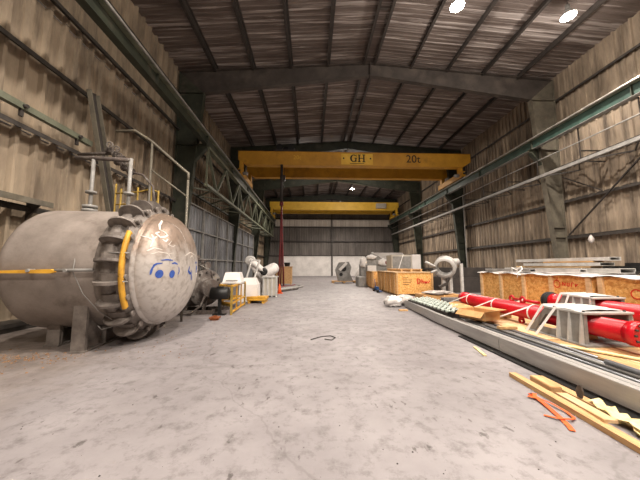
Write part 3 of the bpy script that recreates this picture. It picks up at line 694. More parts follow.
obj('base', MB().lathe([(0,.38),(.12,.38),(.2,.28),(.7,.26),(.78,.3),(.9,.3)], (-2.55,15.3,0), (0,0,1), 24), M_palegrey, t)
obj('lower_arm', MB().tube([(-2.55,15.1,.9),(-3.0,15.0,1.35),(-3.35,15.0,1.85)], .22, 14, r2=.17), M_white, t)
obj('elbow_joint', MB().lathe([(-.25,.2),(-.22,.26),(.22,.26),(.25,.2)], (-3.35,15.0,1.9), (0,1,0), 20), M_palegrey, t)
obj('upper_arm', MB().tube([(-3.35,14.85,1.9),(-2.9,14.8,1.6),(-2.55,14.8,1.3)], .18, 14, r2=.14), M_white, t)
obj('joint_cap', MB().lathe([(-.02,.2),(.03,.2),(.06,.12)], (-2.55,14.72,1.3), (0,-1,0), 18), M_black, t)
tag(obj('wrapped_roll', MB().lathe([(0,.1),(.04,.3),(.3,.36),(.8,.34),(1.0,.28),(1.1,.15),(1.12,.05)], (-2.95,16.3,1.05), (.86,0,.5), 20).bar((-2.8,16.3,0),(-2.7,16.3,1.0),.3,.2).bar((-2.3,16.3,0),(-2.3,16.3,1.2),.2,.2), M_film), 'thick roll wrapped in glossy white film, raised behind the robot arm', 'wrapped roll')
tag(obj('traffic_cone', MB().box(-2.02,-1.66,15.82,16.18,0,.04).lathe([(.04,.13),(.3,.08),(.55,.03),(.56,.0)], (-1.84,16.0,0), (0,0,1), 16), M_orange), 'small orange traffic cone on the floor beside the pale slatted box', 'cone')
t = thing('orange_crate', 'orange plywood crate on the left, behind the hanging red cable', 'crate', (-1.95, 22.6, 0))
obj('body', MB().box(-2.9,-1.6,22.3,23.3,.15,1.5), M_wood, t)
for x in (-2.9, -2.3, -1.7): obj('post', MB().box(x,x+.1,22.25,22.3,.0,1.55), M_wood, t)
obj('lid', MB().box(-2.95,-1.55,22.25,23.35,1.5,1.56), M_wood, t)
tag(obj('blue_drum', MB().lathe([(0,.28),(.3,.3),(.32,.28),(.6,.3),(.62,.28),(.9,.28),(.92,.22)], (-2.95,20.3,0), (0,0,1), 20), M_bluepaint), 'dark blue drum half hidden behind the red cable', 'drum')
tag(obj('black_bucket', MB().lathe([(0,.2),(.3,.26),(.32,.25)], (-2.0,22.7,1.57), (0,0,1), 16), M_black), 'small black bucket on top of the orange crate', 'bucket')
for i, (x0, y0, x1, y1, z, lab) in enumerate(((-2.5,17.6,-.9,21.5,.07,'nearest the pale slatted box'), (-2.2,17.2,-.6,20.6,.07,'second of the pile'), (-1.9,16.8,-.9,18.6,.07,'shortest, in front of the pile'), (-2.9,18.2,-1.3,22.0,.07,'furthest back of the pile'))):
    tag(obj('steel_pipe', MB().tube([(x0,y0,z),(x1,y1,z)], .065, 10), (M_grey, M_palegrey, M_rust, M_redrust)[i]), 'long pipe lying on the floor under the hanging cable, '+lab, 'pipe', 'pipes on the floor at left')
tag(obj('rust_block', MB().box(-2.97,-2.76,8.2,8.36,0,.05).box(-3.0,-2.72,8.17,8.4,.05,.09).box(-2.92,-2.8,8.23,8.33,.09,.12), M_brick), 'small rusty orange iron piece alone on the floor right of the tank', 'iron piece')

# rubble at lower left
def pebble(mb, x, y, s):
    n = 6; a0 = rnd.random()*6; base = [(x+s*math.cos(a0+2*PI*k/n)*(.6+.6*rnd.random()), y+s*math.sin(a0+2*PI*k/n)*(.6+.6*rnd.random()), 0) for k in range(n)]
    top = [(x+(p[0]-x)*.6, y+(p[1]-y)*.6, s*(.4+.5*rnd.random())) for p in base]
    mb.add(base+top, [tuple(range(n))[::-1], tuple(range(n, 2*n))]+[(i, (i+1) % n, n+(i+1) % n, n+i) for i in range(n)])
mb = MB()
for k in range(230):
    x = rnd.gauss(-5.1, .5); y = rnd.gauss(4.95, .22); pebble(mb, x, y, .008+.018*rnd.random()**2)
for k in range(160): pebble(mb, -6+4.2*rnd.random(), 4.9+4*rnd.random()*rnd.random(), .005+.012*rnd.random())
tag(obj('rubble', mb, mat('rusty_crumbs', (150,116,84), (110,84,62), 9, rough=.9)), 'scatter of small rusty crumbs on the floor beside the tank', 'rubble', kind='stuff')
mb = MB()
for k in range(240): pebble(mb, -3+6.2*rnd.random(), 2.2+11*rnd.random()**1.5, .003+.007*rnd.random()**3)
tag(obj('floor_grit', mb, M_steel), 'fine dark grit and chips scattered over the open floor', 'grit', kind='stuff')
tag(obj('wire_scrap', MB().tube([(.0,6.0,.012),(.25,6.25,.012),(.45,6.3,.012),(.55,6.15,.012),(.45,5.95,.012),(.3,6.0,.02)], .010, 6), M_steel), 'thin dark curl of wire on the middle of the floor', 'wire')

# ------------------------------------------------------------------ crates on the right, mid distance
def osb_crate(name, label, x0, x1, y0, y1, z1, posts_y, posts_x, group='strand board crates', lidm=None, z0=.1):
    t = thing(name, label, 'crate', ((x0+x1)/2, (y0+y1)/2, 0), 0, group)
    obj('body', MB().box(x0, x1, y0, y1, z0, z1), M_osb, t)
    for y in posts_y: obj('post', MB().box(x0-.05, x0, y-.045, y+.045, z0, z1), M_wood, t)
    for x in posts_x: obj('post', MB().box(x-.045, x+.045, y0-.04, y0, z0, z1), M_wood, t)
    obj('skid', MB().box(x0+.05, x0+.15, y0, y1, 0, z0), M_wood, t); obj('skid', MB().box(x1-.15, x1-.05, y0, y1, 0, z0), M_wood, t)
    obj('lid', MB().box(x0-.06, x1+.04, y0-.05, y1+.04, z1, z1+.035), lidm or M_wood2, t)
    return t
cr = osb_crate('wooden_crate', 'large orange strand board crate with red handwriting, nearest of the row in the middle right', 4.58, 6.62, 14.45, 16.2, 1.24, [14.6,15.4,16.1], [4.64,6.56])
osb_crate('wooden_crate', 'orange strand board crate directly behind the one with red handwriting', 4.55, 6.55, 16.35, 18.2, 1.24, [16.5,17.3,18.1], [])
osb_crate('wooden_crate', 'smaller lighter orange crate, farthest of the row beside the far machine', 4.35, 5.5, 18.9, 20.4, 1.2, [19.0,19.7,20.3], [4.4,5.45])
osb_crate('wooden_crate', 'low crate at the far end of the row, mostly hidden behind the small orange crate', 4.6, 5.7, 20.7, 22.2, 1.15, [20.8,22.1], [])
# red handwriting and faint grey stamp on the near crate
def strokes(name, lines, o, u, v, nrm, w, m, parent):
    mb = MB(); o = Vector(o); u = Vector(u); v = Vector(v); nrm = Vector(nrm)
    for ln in lines:
        for a, b_ in zip(ln[:-1], ln[1:]):
            p = o+u*a[0]+v*a[1]; q = o+u*b_[0]+v*b_[1]; mb.bar(p, q, w, .006, up=nrm)
    return obj(name, mb, m, parent)
strokes('handwriting', [[(0,0),(0,.26),(.13,.22),(.16,.1),(.1,.01),(0,0)], [(.24,.26),(.24,0)], [(.24,.12),(.32,.14),(.33,.0)], [(.40,.13),(.41,.0),(.46,.1),(.5,.0),(.54,.14)], [(.58,.02),(.66,.14),(.7,.12)]], (5.75,14.44,.66), (1,0,0), (0,0,1), (0,-1,0), .05, M_redink, cr)
strokes('stamp', [[(.0,-.0),(.5,0)], [(.0,-.12),(.45,-.12)], [(.0,-.24),(.35,-.24)], [(.0,.12),(.3,.12)]], (4.95,14.44,.85), (1,0,0), (0,0,1), (0,-1,0), .02, M_darkink, cr)
# open lids / pallet on top of the near crates
t = thing('wooden_pallet', 'low wooden pallet lying flat on the two large orange crates', 'pallet', (5.9, 16.6, 1.28))
for y in (15.3, 15.75, 16.5, 17.2, 17.8): obj('board', MB().box(5.1,6.4,y,y+.18,1.40,1.43), M_wood, t)
for x in (5.15, 5.72, 6.28): obj('bearer', MB().box(x,x+.1,15.3,17.98,1.276,1.40), M_wood, t)
t = thing('blue_pallet_jack', 'small blue hand pallet jack beside the orange crates', 'pallet jack', (4.1, 16.9, 0))
obj('fork', MB().box(4.1,4.28,16.2,17.4,.06,.12).box(4.1,4.28,16.9,17.5,.12,.3,.02), M_bluepaint, t)
for y in (16.35, 17.35): obj('wheel', MB().lathe([(-.06,.09),(.06,.09)], (4.05,y,.09), (1,0,0), 14), M_rubber, t)
obj('handle', MB().tube([(4.19,17.45,.28),(4.19,17.7,.75)], .02, 6), M_bluepaint, t)
t = thing('beige_cabinet', 'large beige metal cabinet standing behind the orange crates', 'cabinet', (6.9, 19.9, 0))
obj('body', MB().box(5.9,7.4,19.5,20.9,0,2.42,.02), M_cabinet, t)
obj('side_panel', MB().box(7.4,8.05,19.45,20.9,0,2.44,.02), M_white, t, 'white panel')
obj('door', MB().box(5.98,7.32,19.47,19.5,.15,2.3), M_grey, t)
strap = tag(obj('tie_strap', MB().bar((6.75,19.42,2.45),(6.35,19.42,1.3),.05,.012,up=(0,1,0)), M_strap), 'white strap hanging diagonally across the beige cabinet', 'strap')
# machine heap behind
t = thing('wrapped_machine', 'grey machine under clear film with a raised hump, behind the small crates', 'machine', (5.4, 23.4, 0))
obj('body', MB().prism([(4.3,.0),(4.3,1.6),(4.45,2.25),(5.0,2.4),(5.4,2.66),(5.9,2.4),(6.5,1.95),(6.7,1.5),(6.7,0)], (0,23.5,0), (1,0,0), (0,0,1), (0,1,0), 1.0), M_grey, t)
BLOBS = ((4.5,22.95,1.9,.3,.15,.45,21),(6.2,22.95,1.9,.5,.15,.3,22),(5.2,22.9,2.35,.45,.12,.18,23))
obj('control_box', MB().box(4.75,5.5,22.5,22.95,1.15,1.65,.03), M_white, t)
PARENT_W = t
obj('knob', MB().lathe([(0,.1),(.2,.1),(.22,.04)], (5.4,23.4,2.6), (0,0,1), 10), M_palegrey, t)
obj('red_part', MB().lathe([(-.12,.16),(.12,.16)], (6.5,22.9,1.9), (0,1,0), 12), M_redrust, t)
tag(obj('white_machine_cover', MB().box(6.4,9.4,27.0,28.6,0,2.95,.06).box(6.2,8.2,26.6,27.0,0,2.5,.04), M_white), 'long white housing standing behind the grey film-wrapped machine', 'housing')
t = thing('pallet_machine', 'small grey machine strapped to a pallet at the end of the open floor', 'machine', (3.2, 25.9, 0))
obj('pallet', MB().box(2.0,4.3,25.4,26.4,.12,.2).box(2.0,2.2,25.4,26.4,0,.12).box(3.05,3.25,25.4,26.4,0,.12).box(4.1,4.3,25.4,26.4,0,.12), M_wood, t)
obj('body', MB().prism([(2.6,.2),(2.35,1.2),(2.7,1.95),(3.6,2.0),(3.85,1.5),(3.7,.9),(4.0,.2)], (0,25.9,0), (1,0,0), (0,0,1), (0,1,0), .7), M_grey, t)
obj('dial', MB().lathe([(0,.26),(.06,.26),(.08,.15)], (3.1,25.55,1.35), (0,-1,0), 18).lathe([(0,.16),(.06,.16)], (2.85,25.55,.8), (0,-1,0), 14), M_black, t)
obj('head', MB().bar((2.7,25.6,1.2),(3.4,25.6,1.9),.3,.25), M_film, t)
tag(obj('white_sack', MB().lathe([(0,.5),(.3,.62),(.8,.5),(1.3,.3),(1.5,.1)], (5.0,27.2,0), (0,0,1), 12), M_film), 'white sack slumped on the floor right of the small pallet machine', 'sack')
tag(obj('grey_crate_low', MB().box(3.7,4.3,20.9,22.3,.0,.75,.02), M_grey), 'low grey box on the floor in front of the film-wrapped machine', 'box')
# dark piles along the right wall, mid distance
tag(obj('dark_stack', MB().box(8.2,12.0,16.0,18.6,0,.9).box(8.6,11.2,16.3,18.2,.9,1.5), M_steel), 'dark stacked material behind the white ring valve', 'stack')

# white butterfly valve ring on stand
t = thing('ring_valve', 'white flanged ring casting tilted on a pale stand, right of the handwritten crate', 'valve', (6.5, 12.6, 0))
n_ = Vector((-.55,-.78,-.30)).normalized(); c0 = Vector((6.34,12.6,1.50))
obj('ring_body', MB().lathe([(-.03,.36),(-.03,.50),(.05,.50),(.05,.43),(.32,.43),(.32,.50),(.4,.50),(.4,.36),(-.03,.36)], c0, -n_, 36, cap=False), M_palegrey, t)
obj('lever', MB().bar((6.5,12.5,1.05),(6.28,12.4,.72),.07,.07).bar((6.3,12.4,.78),(5.95,12.4,.62),.1,.12), M_steel, t)
obj('stand', MB().box(6.62,6.76,12.7,12.84,0,1.12).box(6.35,6.49,12.85,12.99,0,1.12), M_palegrey, t)
obj('side_arm', MB().tube([(6.0,12.75,1.55),(5.7,12.75,1.7),(5.5,12.75,1.8)], .06, 10).tube([(6.05,12.75,1.4),(5.75,12.75,1.3)], .05, 8).tube([(6.9,12.9,1.7),(7.05,12.9,1.5),(6.9,12.9,1.2)], .05, 8), M_palegrey, t)
obj('actuator', MB().lathe([(0,.16),(.32,.16),(.36,.08)], (6.75,12.7,1.78), (.9,0,.1), 16), M_palegrey, t)
tag(obj('goal_frame', MB().box(7.12,7.24,12.6,12.7,0,1.82).box(6.95,7.24,12.6,12.7,1.72,1.82), M_palegrey), 'pale upright steel post with short top arm beside the white ring valve', 'frame')
tag(obj('white_bench_frame', MB().box(5.6,7.6,15.6,15.7,1.55,1.65).box(5.7,5.8,16.6,16.7,0,.1).box(7.4,7.5,15.6,15.7,0,1.55).box(6.7,6.8,15.6,15.7,0,1.55), M_palegrey), 'pale steel frame behind the ring valve', 'frame') if False else None

# ------------------------------------------------------------------ long crates at right
t = thing('long_crate', 'long strand board crate lying along the right side behind the red cylinders', 'crate', (7.6, 8.7, 0), 0, 'long crates at right')
obj('body', MB().box(6.92,8.5,6.42,10.75,.12,1.34), M_osb, t)
for y in (10.7, 9.6, 8.55, 7.55, 6.5): obj('post', MB().box(6.86,6.92,y-.055,y+.055,.1,1.34), M_wood2, t)
obj('end_panel', MB().box(6.92,8.5,10.75,10.78,.12,1.34), M_osb, t)
for y in (6.8, 8.6, 10.4): obj('skid', MB().box(6.92,8.5,y-.06,y+.06,0,.12), M_wood, t)
ring = [(.1*math.cos(k*PI/6), .1*math.sin(k*PI/6)) for k in range(13)]
strokes('handwriting', [ring, [(0,.1),(.03,.16)], [(.16,-.04),(.18,.06),(.24,-.04),(.26,.06)], [(.32,.05),(.3,-.03),(.36,-.04),(.37,.05)], [(.42,-.05),(.44,.06),(.5,.05)], [(.55,.04),(.53,-.04),(.6,.03)]], (6.915,7.4,1.10), (0,-1,0), (0,0,1), (-1,0,0), .02, M_redink, t)
t = thing('long_crate', 'second long strand board crate, cut by the right edge of the photo', 'crate', (7.6, 4.4, 0), 0, 'long crates at right')
obj('body', MB().box(6.92,8.5,2.4,6.30,.12,1.34), M_osb, t)
for y in (6.22, 5.2, 4.1, 3.0): obj('post', MB().box(6.86,6.92,y-.055,y+.055,.1,1.34), M_wood2, t)
for y in (3.0, 4.6, 6.0): obj('skid', MB().box(6.92,8.5,y-.06,y+.06,0,.12), M_wood, t)
strokes('handwriting', [ring], (6.915,5.55,1.0), (0,-1,0), (0,0,1), (-1,0,0), .02, M_redink, t)
# white film on top of both
def sheet(x0, x1, y0, y1, z, amp, nx, ny, drop=0.0):
    rows = []
    for i in range(ny+1):
        y = y0+(y1-y0)*i/ny; row = []
        for j in range(nx+1):
            x = x0+(x1-x0)*j/nx
            zz = z+amp*(.6+.5*math.sin(x*5+y*3.1)*math.cos(y*4.3)+.5*rnd.random())
            if j == 0: zz -= drop*(.6+.4*math.sin(y*6)); x -= .0
            row.append((x, y, zz))
        rows.append(row)
    return rows
for (y0, y1, lab) in ((6.36,10.9,'crumpled white film covering the top of the far long crate'), (2.4,6.34,'white film covering the top of the second long crate')):
    rows = sheet(6.84, 8.55, y0, y1, 1.36, .025, 8, 40, .06)
    mb = MB().grid(rows); mb.grid([[(x,y,z-.012) for x, y, z in r_] for r_ in rows])
    tag(obj('plastic_sheet', mb, M_film), lab, 'plastic sheet', 'film on the long crates')
# planks, beams and boards lying on the long crate
stk = [('grey_beam', 'wide grey steel beam lying lowest on the long crate, at the back of the pile', 7.5,7.9,6.3,10.2,1.42,1.54, M_palegrey),
       ('grey_beam', 'grey steel beam at the far end of the long crate', 7.0,7.3,8.4,10.6,1.42,1.5, M_grey),
       ('wooden_board', 'pale wooden board lying on the lowest grey beam of the pile', 7.5,7.85,7.0,9.6,1.545,1.60, M_wood2),
       ('grey_beam', 'grey steel beam in the middle layer of the pile on the long crate', 7.45,7.85,6.7,9.2,1.605,1.69, M_palegrey),
       ('wooden_board', 'short wooden board in the upper layer of the pile', 7.45,7.8,6.9,8.4,1.695,1.735, M_wood),
       ('grey_beam', 'topmost grey steel beam of the pile on the long crate', 7.5,7.8,6.5,9.6,1.74,1.83, M_palegrey),
       ('grey_beam', 'short thin grey beam near the front edge of the long crate', 7.0,7.2,6.8,8.2,1.42,1.52, M_palegrey)]
for nm, lab, x0, x1, y0, y1, z0, z1, m in stk:
    mb = MB()
    if nm == 'grey_beam':   # hollow box beams
        e = .015
        mb.box(x0,x1,y0,y1,z0,z0+e).box(x0,x1,y0,y1,z1-e,z1).box(x0,x0+e,y0,y1,z0+e,z1-e).box(x1-e,x1,y0,y1,z0+e,z1-e)
    else: mb.box(x0,x1,y0,y1,z0,z1,.004)
    tag(obj(nm, mb, m), lab, 'beam' if nm == 'grey_beam' else 'board', 'pile on the long crate')
tag(obj('dark_bar_bundle', MB().box(7.95,8.4,4.6,7.2,1.42,1.60).box(8.0,8.3,4.0,6.6,1.60,1.68).box(7.5,7.9,4.9,6.0,1.42,1.47), M_black), 'dark flat bars lying on the crate right of the grey beams', 'bars')
tag(obj('white_strap_knot', MB().tube([(7.0,8.95,1.42),(6.98,8.9,1.5),(7.05,8.8,1.58),(7.0,8.7,1.5),(6.86,8.72,1.38),(6.84,8.75,1.2)], .018, 6).tube([(7.0,8.9,1.45),(6.9,9.05,1.55),(6.95,9.1,1.42)], .015, 6), M_strap), 'knotted white strap on the edge of the long crate', 'strap')
tag(obj('hanging_rag', MB().lathe([(0,.03),(.08,.1),(.2,.13),(.32,.08),(.42,.03)], (14.15,13.0,2.75), (0.05,0.1,1), 9), M_plastic), 'small pale crumpled rag hanging from a girt on the right wall', 'rag')

# ------------------------------------------------------------------ foreground steel beams at right
def channel(name, label, y0, y1, x, z0, z1, m, tilt=0.0, depth=.10):
    mb = MB(); a = (x+tilt, y1); b_ = (x, y0)
    mb.bar((b_[0],y0,(z0+z1)/2), (a[0],y1,(z0+z1)/2), .012, z1-z0)
    for z in (z0, z1): mb.bar((b_[0]+depth/2,y0,z), (a[0]+depth/2,y1,z), depth, .012)
    return tag(obj(name, mb, m), label, 'beam', 'long channel beams at right')
channel('channel_beam', 'nearest long aluminium channel beam, running out of the lower right corner', 1.6, 5.02, 3.50, .045, .275, M_alu)
channel('channel_beam', 'middle long aluminium channel beam, beside the open cardboard box', 5.04, 7.6, 3.50, .045, .275, M_alu)
channel('channel_beam', 'farthest aluminium channel beam, bending towards the film-wrapped bundle', 7.62, 10.6, 3.50, .045, .275, M_alu, .18)
channel('channel_beam', 'inner aluminium channel beam, lying behind the nearest one', 1.8, 7.0, 3.68, .05, .25, M_alu)
for i, (y, w) in enumerate(((2.9,'nearest, near the lower right corner'), (5.0,'second, by the joint of the beams'), (7.5,'third, near the roller tracks'), (9.7,'farthest, near the white sack'))):
    tag(obj('timber_bearer', MB().box(3.82,6.7,y-.05,y+.05,0,.095,.004), M_wood), 'timber bearer under the deck and tubes, '+w, 'timber', 'timber bearers')
tag(obj('timber_offcut', MB().box(3.15,3.46,9.62,9.76,0,.05,.004), M_wood), 'short timber offcut sticking out at the far end of the beams', 'timber')
tag(obj('black_strip', MB().box(3.36,3.485,1.5,6.2,0,.022,.004), M_black), 'long flat black strip on the floor along the nearest beam', 'strip')  # flat black strip along the beam foot
# bundle of long thin tubes
cols = (M_galv, M_grey, M_galv, M_steel, M_galv, M_grey, M_galv, M_steel, M_galv)
for i, (x, z, r_, y0, y1, lab) in enumerate(((3.85,.245,.024,2.2,6.9,'lowest layer, closest to the channel beam'), (3.92,.245,.026,2.0,6.7,'lowest layer, second from the channel beam'), (3.99,.245,.026,2.3,6.8,'lowest layer, third from the channel beam'), (4.06,.245,.026,1.9,6.6,'lowest layer, fourth from the channel beam'),
        (4.13,.245,.026,2.0,6.4,'lowest layer, next to the deck'), (3.885,.293,.022,2.6,6.0,'upper layer, closest to the channel beam'), (3.955,.293,.022,3.1,6.2,'upper layer, second one'), (4.03,.293,.022,2.5,5.6,'upper layer, third one'), (4.10,.293,.024,3.6,6.0,'upper layer, next to the deck'))):
    tag(obj('steel_tube', MB().tube([(x,y0,z),(x+.01,(y0+y1)/2,z),(x,y1,z)], r_, 10), cols[i]), 'long thin steel tube, '+lab, 'tube', 'steel tubes at lower right')
tag(obj('thick_pipe', MB().tube([(3.90,1.6,.33),(3.90,3.55,.345)], .035, 12), M_galv), 'thicker grey pipe lying on top of the thin tubes at the right edge', 'pipe')
tag(obj('brown_lath', MB().bar((4.02,1.6,.335),(4.02,3.75,.33),.035,.03), M_wood), 'brown wooden lath lying on the thin tubes beside the thicker pipe', 'lath')
for y, w_ in ((2.9,'nearest'),(5.0,'middle'),(6.2,'farthest')):
    z0_ = .095 if y != 6.2 else 0
    tag(obj('spacer_timber', MB().box(3.82,4.2,y-.05,y+.05,z0_,.218,.004), M_wood), 'timber spacer under the steel tube bundle, %s of three' % w_, 'timber', 'tube spacers')

# wooden deck under the red cylinders
t = thing('timber_deck', 'low wooden deck of boards under the red cylinders', 'deck', (5.4, 5.6, 0))
for y in (2.5, 4.2, 6.2, 8.2): obj('joist', MB().box(4.35,6.8,y-.045,y+.045,.10,.22), M_wood, t)
xx = 4.35
k = 0
while xx < 6.7:
    w = (.22,.18,.25,.2)[k % 4]
    obj('board', MB().box(xx,min(xx+w,6.8),(2.3,2.6,2.2)[k % 3],(8.8,8.4,9.0)[k % 3],.22,.25,.003), (M_wood, M_wood2)[k % 2], t); xx += w+.015; k += 1
# strapped strand board sheet and loose yellow slat on deck
tag(obj('strand_board_sheet', MB().box(4.3,4.85,4.9,6.6,.252,.27), M_wood2), 'thin pale board lying at the edge of the deck before the near red cylinder', 'board')
tag(obj('yellow_lath', MB().bar((4.22,4.55,.275),(4.85,3.6,.275),.09,.02), M_foam), 'narrow yellow lath lying across the deck below the near bracket', 'lath')

# red cylinders
def red_cyl(label, x, z, y0, y1, r_, lugs):
    t = thing('red_cylinder', label, 'cylinder', (x, (y0+y1)/2, z-r_), 0, 'red hydraulic cylinders')
    obj('barrel', MB().lathe([(0,r_*.9),(0,r_),(y1-y0-.2,r_),(y1-y0-.19,r_*1.1),(y1-y0,r_*1.1)], (x,y0,z), (0,1,0), 32), M_red, t)
    e = obj('end_flange', MB().lathe([(-.16,r_*1.12),(0,r_*1.12)], (x,y0,z), (0,1,0), 32), M_red, t)
    for k in range(12):
        a = 2*PI*k/12; obj('flange_bolt', MB().lathe([(0,.018),(.03,.018)], (x+r_*.95*math.cos(a),y0-.16,z+r_*.95*math.sin(a)), (0,-1,0), 6), M_steel, e)
    for yy, dz in lugs:
        q = []
        for k in range(16): q.append((.07*math.cos(2*PI*k/16), .07*math.sin(2*PI*k/16)))
        m_ = MB(); c = (x-.02,yy,z+dz*(r_+.06)); m_.tube([(x,yy+.065*math.cos(2*PI*k/14),z+dz*(r_+.07)+.065*math.sin(2*PI*k/14)) for k in range(14)], .026, 8, closed=True)
        m_.box(x-.025,x+.025,yy-.06,yy+.06,z+(dz*r_ if dz > 0 else -r_-.04)-.02,z+(dz*r_ if dz > 0 else -r_-.0)+.03)
        obj('lifting_lug', m_, M_red, t)
    return t
a = red_cyl('near long red hydraulic cylinder lying through the front grey bracket', 5.0, .56, 4.12, 8.75, .172, [(6.28,1),(6.35,-1)])
# sub-lug on the near cylinder's side
b = red_cyl('far red hydraulic cylinder behind, with a black rubber cap', 6.15, .72, 3.6, 6.75, .165, [])
obj('rubber_cap', MB().lathe([(-.02,.13),(-.02,.2),(.16,.2),(.19,.17),(.19,.1)], (6.15,6.72,.72), (0,1,0), 24).tube([(6.15+.2*math.cos(2*PI*k/24),6.76,.72+.2*math.sin(2*PI*k/24)) for k in range(24)], .02, 6, closed=True).tube([(6.15+.2*math.cos(2*PI*k/24),6.84,.72+.2*math.sin(2*PI*k/24)) for k in range(24)], .02, 6, closed=True), M_rubber, b)
t = thing('red_rod', 'thin red rod with ring end lying behind the near red cylinder', 'rod', (6.1, 7.6, .25))
obj('rod', MB().tube([(6.1,7.1,.62),(6.1,8.0,.62)], .04, 10), M_red, t)
obj('ring_end', MB().tube([(6.1,8.08+.08*math.cos(2*PI*k/14),.62+.08*math.sin(2*PI*k/14)) for k in range(14)], .03, 8, closed=True), M_red, t)
obj('support_block', MB().box(6.0,6.2,7.2,7.5,.25,.58), M_wood, t)
for y in (4.9, 7.0, 8.4): tag(obj('timber_block', MB().box(4.8,5.2,y-.07,y+.07,.25,.385,.004), M_wood), 'wooden chock under the near red cylinder, '+{4.9:'inside the front grey bracket',7.0:'left of the brackets',8.4:'near its far end'}[y], 'block', 'wooden chocks')

# cast brackets (two trapezoid cradles)
def bracket(label, x0, x1, y0, y1, z0, z1, hole_x, hole_z, hr):
    """cradle: base plate, top plate, end plate with a window for the tube, sloped side ribs"""
    t = thing('cradle_bracket', label, 'bracket', ((x0+x1)/2, (y0+y1)/2, z0), 0, 'grey cradle brackets')
    obj('base_plate', MB().box(x0-.1,x1+.1,y0-.08,y1+.38,z0,z0+.03,.004), M_grey, t)
    obj('top_plate', MB().box(x0-.03,x1+.03,y0-.02,y1-.05,z1-.035,z1,.004), M_palegrey, t)
    H = z1-z0-.06
    zt = z1-.035; zb = z0+.03; L_ = y1-y0
    for x, sg in ((x0,-1), (x1,1)):
        m_ = MB()
        # cheek with one window: four pieces in one plate
        ya, yb, wb, wt = y0+L_*.55, y1+.12, zb+.12, zt-.12
        m_.prism([(y0,zb),(ya,zb),(ya-.02,zt),(y0,zt)], (x,0,0), (0,1,0), (0,0,1), (1,0,0), .03)
        m_.prism([(ya,zb),(y1+.36,zb),(y1+.28,wb),(ya,wb)], (x,0,0), (0,1,0), (0,0,1), (1,0,0), .03)
        m_.prism([(ya,wt),(y1+.03,wt),(y1-.05,zt),(ya,zt)], (x,0,0), (0,1,0), (0,0,1), (1,0,0), .03)
        m_.prism([(y1+.22,zb),(y1+.36,zb),(y1-.04,zt),(y1-.16,zt)], (x,0,0), (0,1,0), (0,0,1), (1,0,0), .035)
        pl_ = obj('side_plate', m_, M_grey, t)
        for yr in (y0+.03, y0+L_*.30, y0+L_*.56): obj('rib', MB().prism([(0,zb),(sg*.10,zb),(sg*.035,zt),(0,zt)], (x,yr,0), (1,0,0), (0,0,1), (0,1,0), .025), M_palegrey, pl_)
    # end plates as frames around the tube
    for y in (y0+.02,):
        m_ = MB(); w = .05
        m_.box(x0,x0+w,y-.015,y+.015,z0+.03,z1-.035).box(x1-w,x1,y-.015,y+.015,z0+.03,z1-.035).box(x0+w,x1-w,y-.015,y+.015,hole_z+hr+.03,z1-.035)
        obj('end_plate', m_, M_grey, t)
    # sloping rear face bars
    obj('sloping_plate', MB().bar((x0+.1,y1+.33,z0+.03),(x0+.1,y1-.1,z1-.04),.14,.02,up=(0,1,0)).bar((x1-.1,y1+.33,z0+.03),(x1-.1,y1-.1,z1-.04),.14,.02,up=(0,1,0)), M_grey, t)
    for x in (x0+.05, x1-.05):
        for y in (y0+.06, y1-.2): obj('bolt', MB().lathe([(0,.022),(.025,.022)], (x,y,z1), (0,0,1), 6), M_steel, t)
    return t
bracket('front grey cast bracket clasping the near red cylinder', 4.66, 5.50, 4.52, 5.34, .25, .81, 5.0, .56, .172)
bracket('rear grey cast bracket clasping the far red cylinder', 5.83, 6.50, 5.45, 6.15, .25, .95, 6.15, .72, .165)
# white film laid on top plates
for (x0, x1, y0, y1, z, lab) in ((4.68,5.45,4.6,5.28,.812,'crumpled white film on top of the front grey bracket'), (5.85,6.45,5.55,6.1,.952,'crumpled white film on top of the rear grey bracket')):
    rows = sheet(x0, x1, y0, y1, z+.005, .022, 8, 10, .03); mb = MB().grid(rows); mb.grid([[(x,y,zz-.004) for x, y, zz in r_] for r_ in rows])
    tag(obj('film_scrap', mb, M_film), lab, 'film', 'film scraps on the brackets')
# straps over brackets and cylinder
def strap_over(lab, pts, w=.045):
    mb = MB()
    for p, q in zip(pts[:-1], pts[1:]): mb.bar(p, q, w, .006, up=(1,0,.3))
    tag(obj('tie_strap', mb, M_strap), lab, 'strap', 'white tie straps')
strap_over('white strap over the front bracket, left one of the pair', [(4.45,5.55,.26),(4.62,5.30,.83),(5.3,5.30,.84)])
strap_over('white strap over the front bracket, right one of the pair', [(4.42,5.28,.26),(4.63,5.02,.83),(5.3,5.00,.84)])
strap_over('white strap over the rear bracket, left one of the pair', [(5.6,6.3,.26),(5.79,6.12,.97),(6.4,6.12,.97)])
strap_over('white strap over the rear bracket, right one of the pair', [(5.6,6.05,.26),(5.79,5.92,.97),(6.4,5.92,.97)])
def strap_loop(lab, x, z, r_, y, tail):
    pts = [(x+(r_+.008)*math.cos(R(a)), y, z+(r_+.008)*math.sin(R(a))) for a in range(-30, 240, 18)]
    mb = MB()
    for p, q in zip(pts[:-1], pts[1:]): mb.bar(p, q, .035, .006, up=(p[0]-x, 0, p[2]-z))
    mb.bar(pts[-6], tail, .03, .006, up=(1,0,0))
    tag(obj('tie_strap', mb, M_strap), lab, 'strap', 'white tie straps')
strap_loop('white strap round the near red cylinder, near its far end', 5.0, .56, .172, 8.3, (4.5,9.2,.27))
strap_loop('white strap round the near red cylinder, halfway', 5.0, .56, .172, 7.15, (4.4,7.8,.27))
strap_loop('white strap round the near red cylinder, just left of the brackets', 5.0, .56, .172, 5.95, (4.35,6.6,.27))
strap_over('white strap running from the thin red rod down to the deck', [(6.1,7.55,.68),(5.7,8.1,.27)])

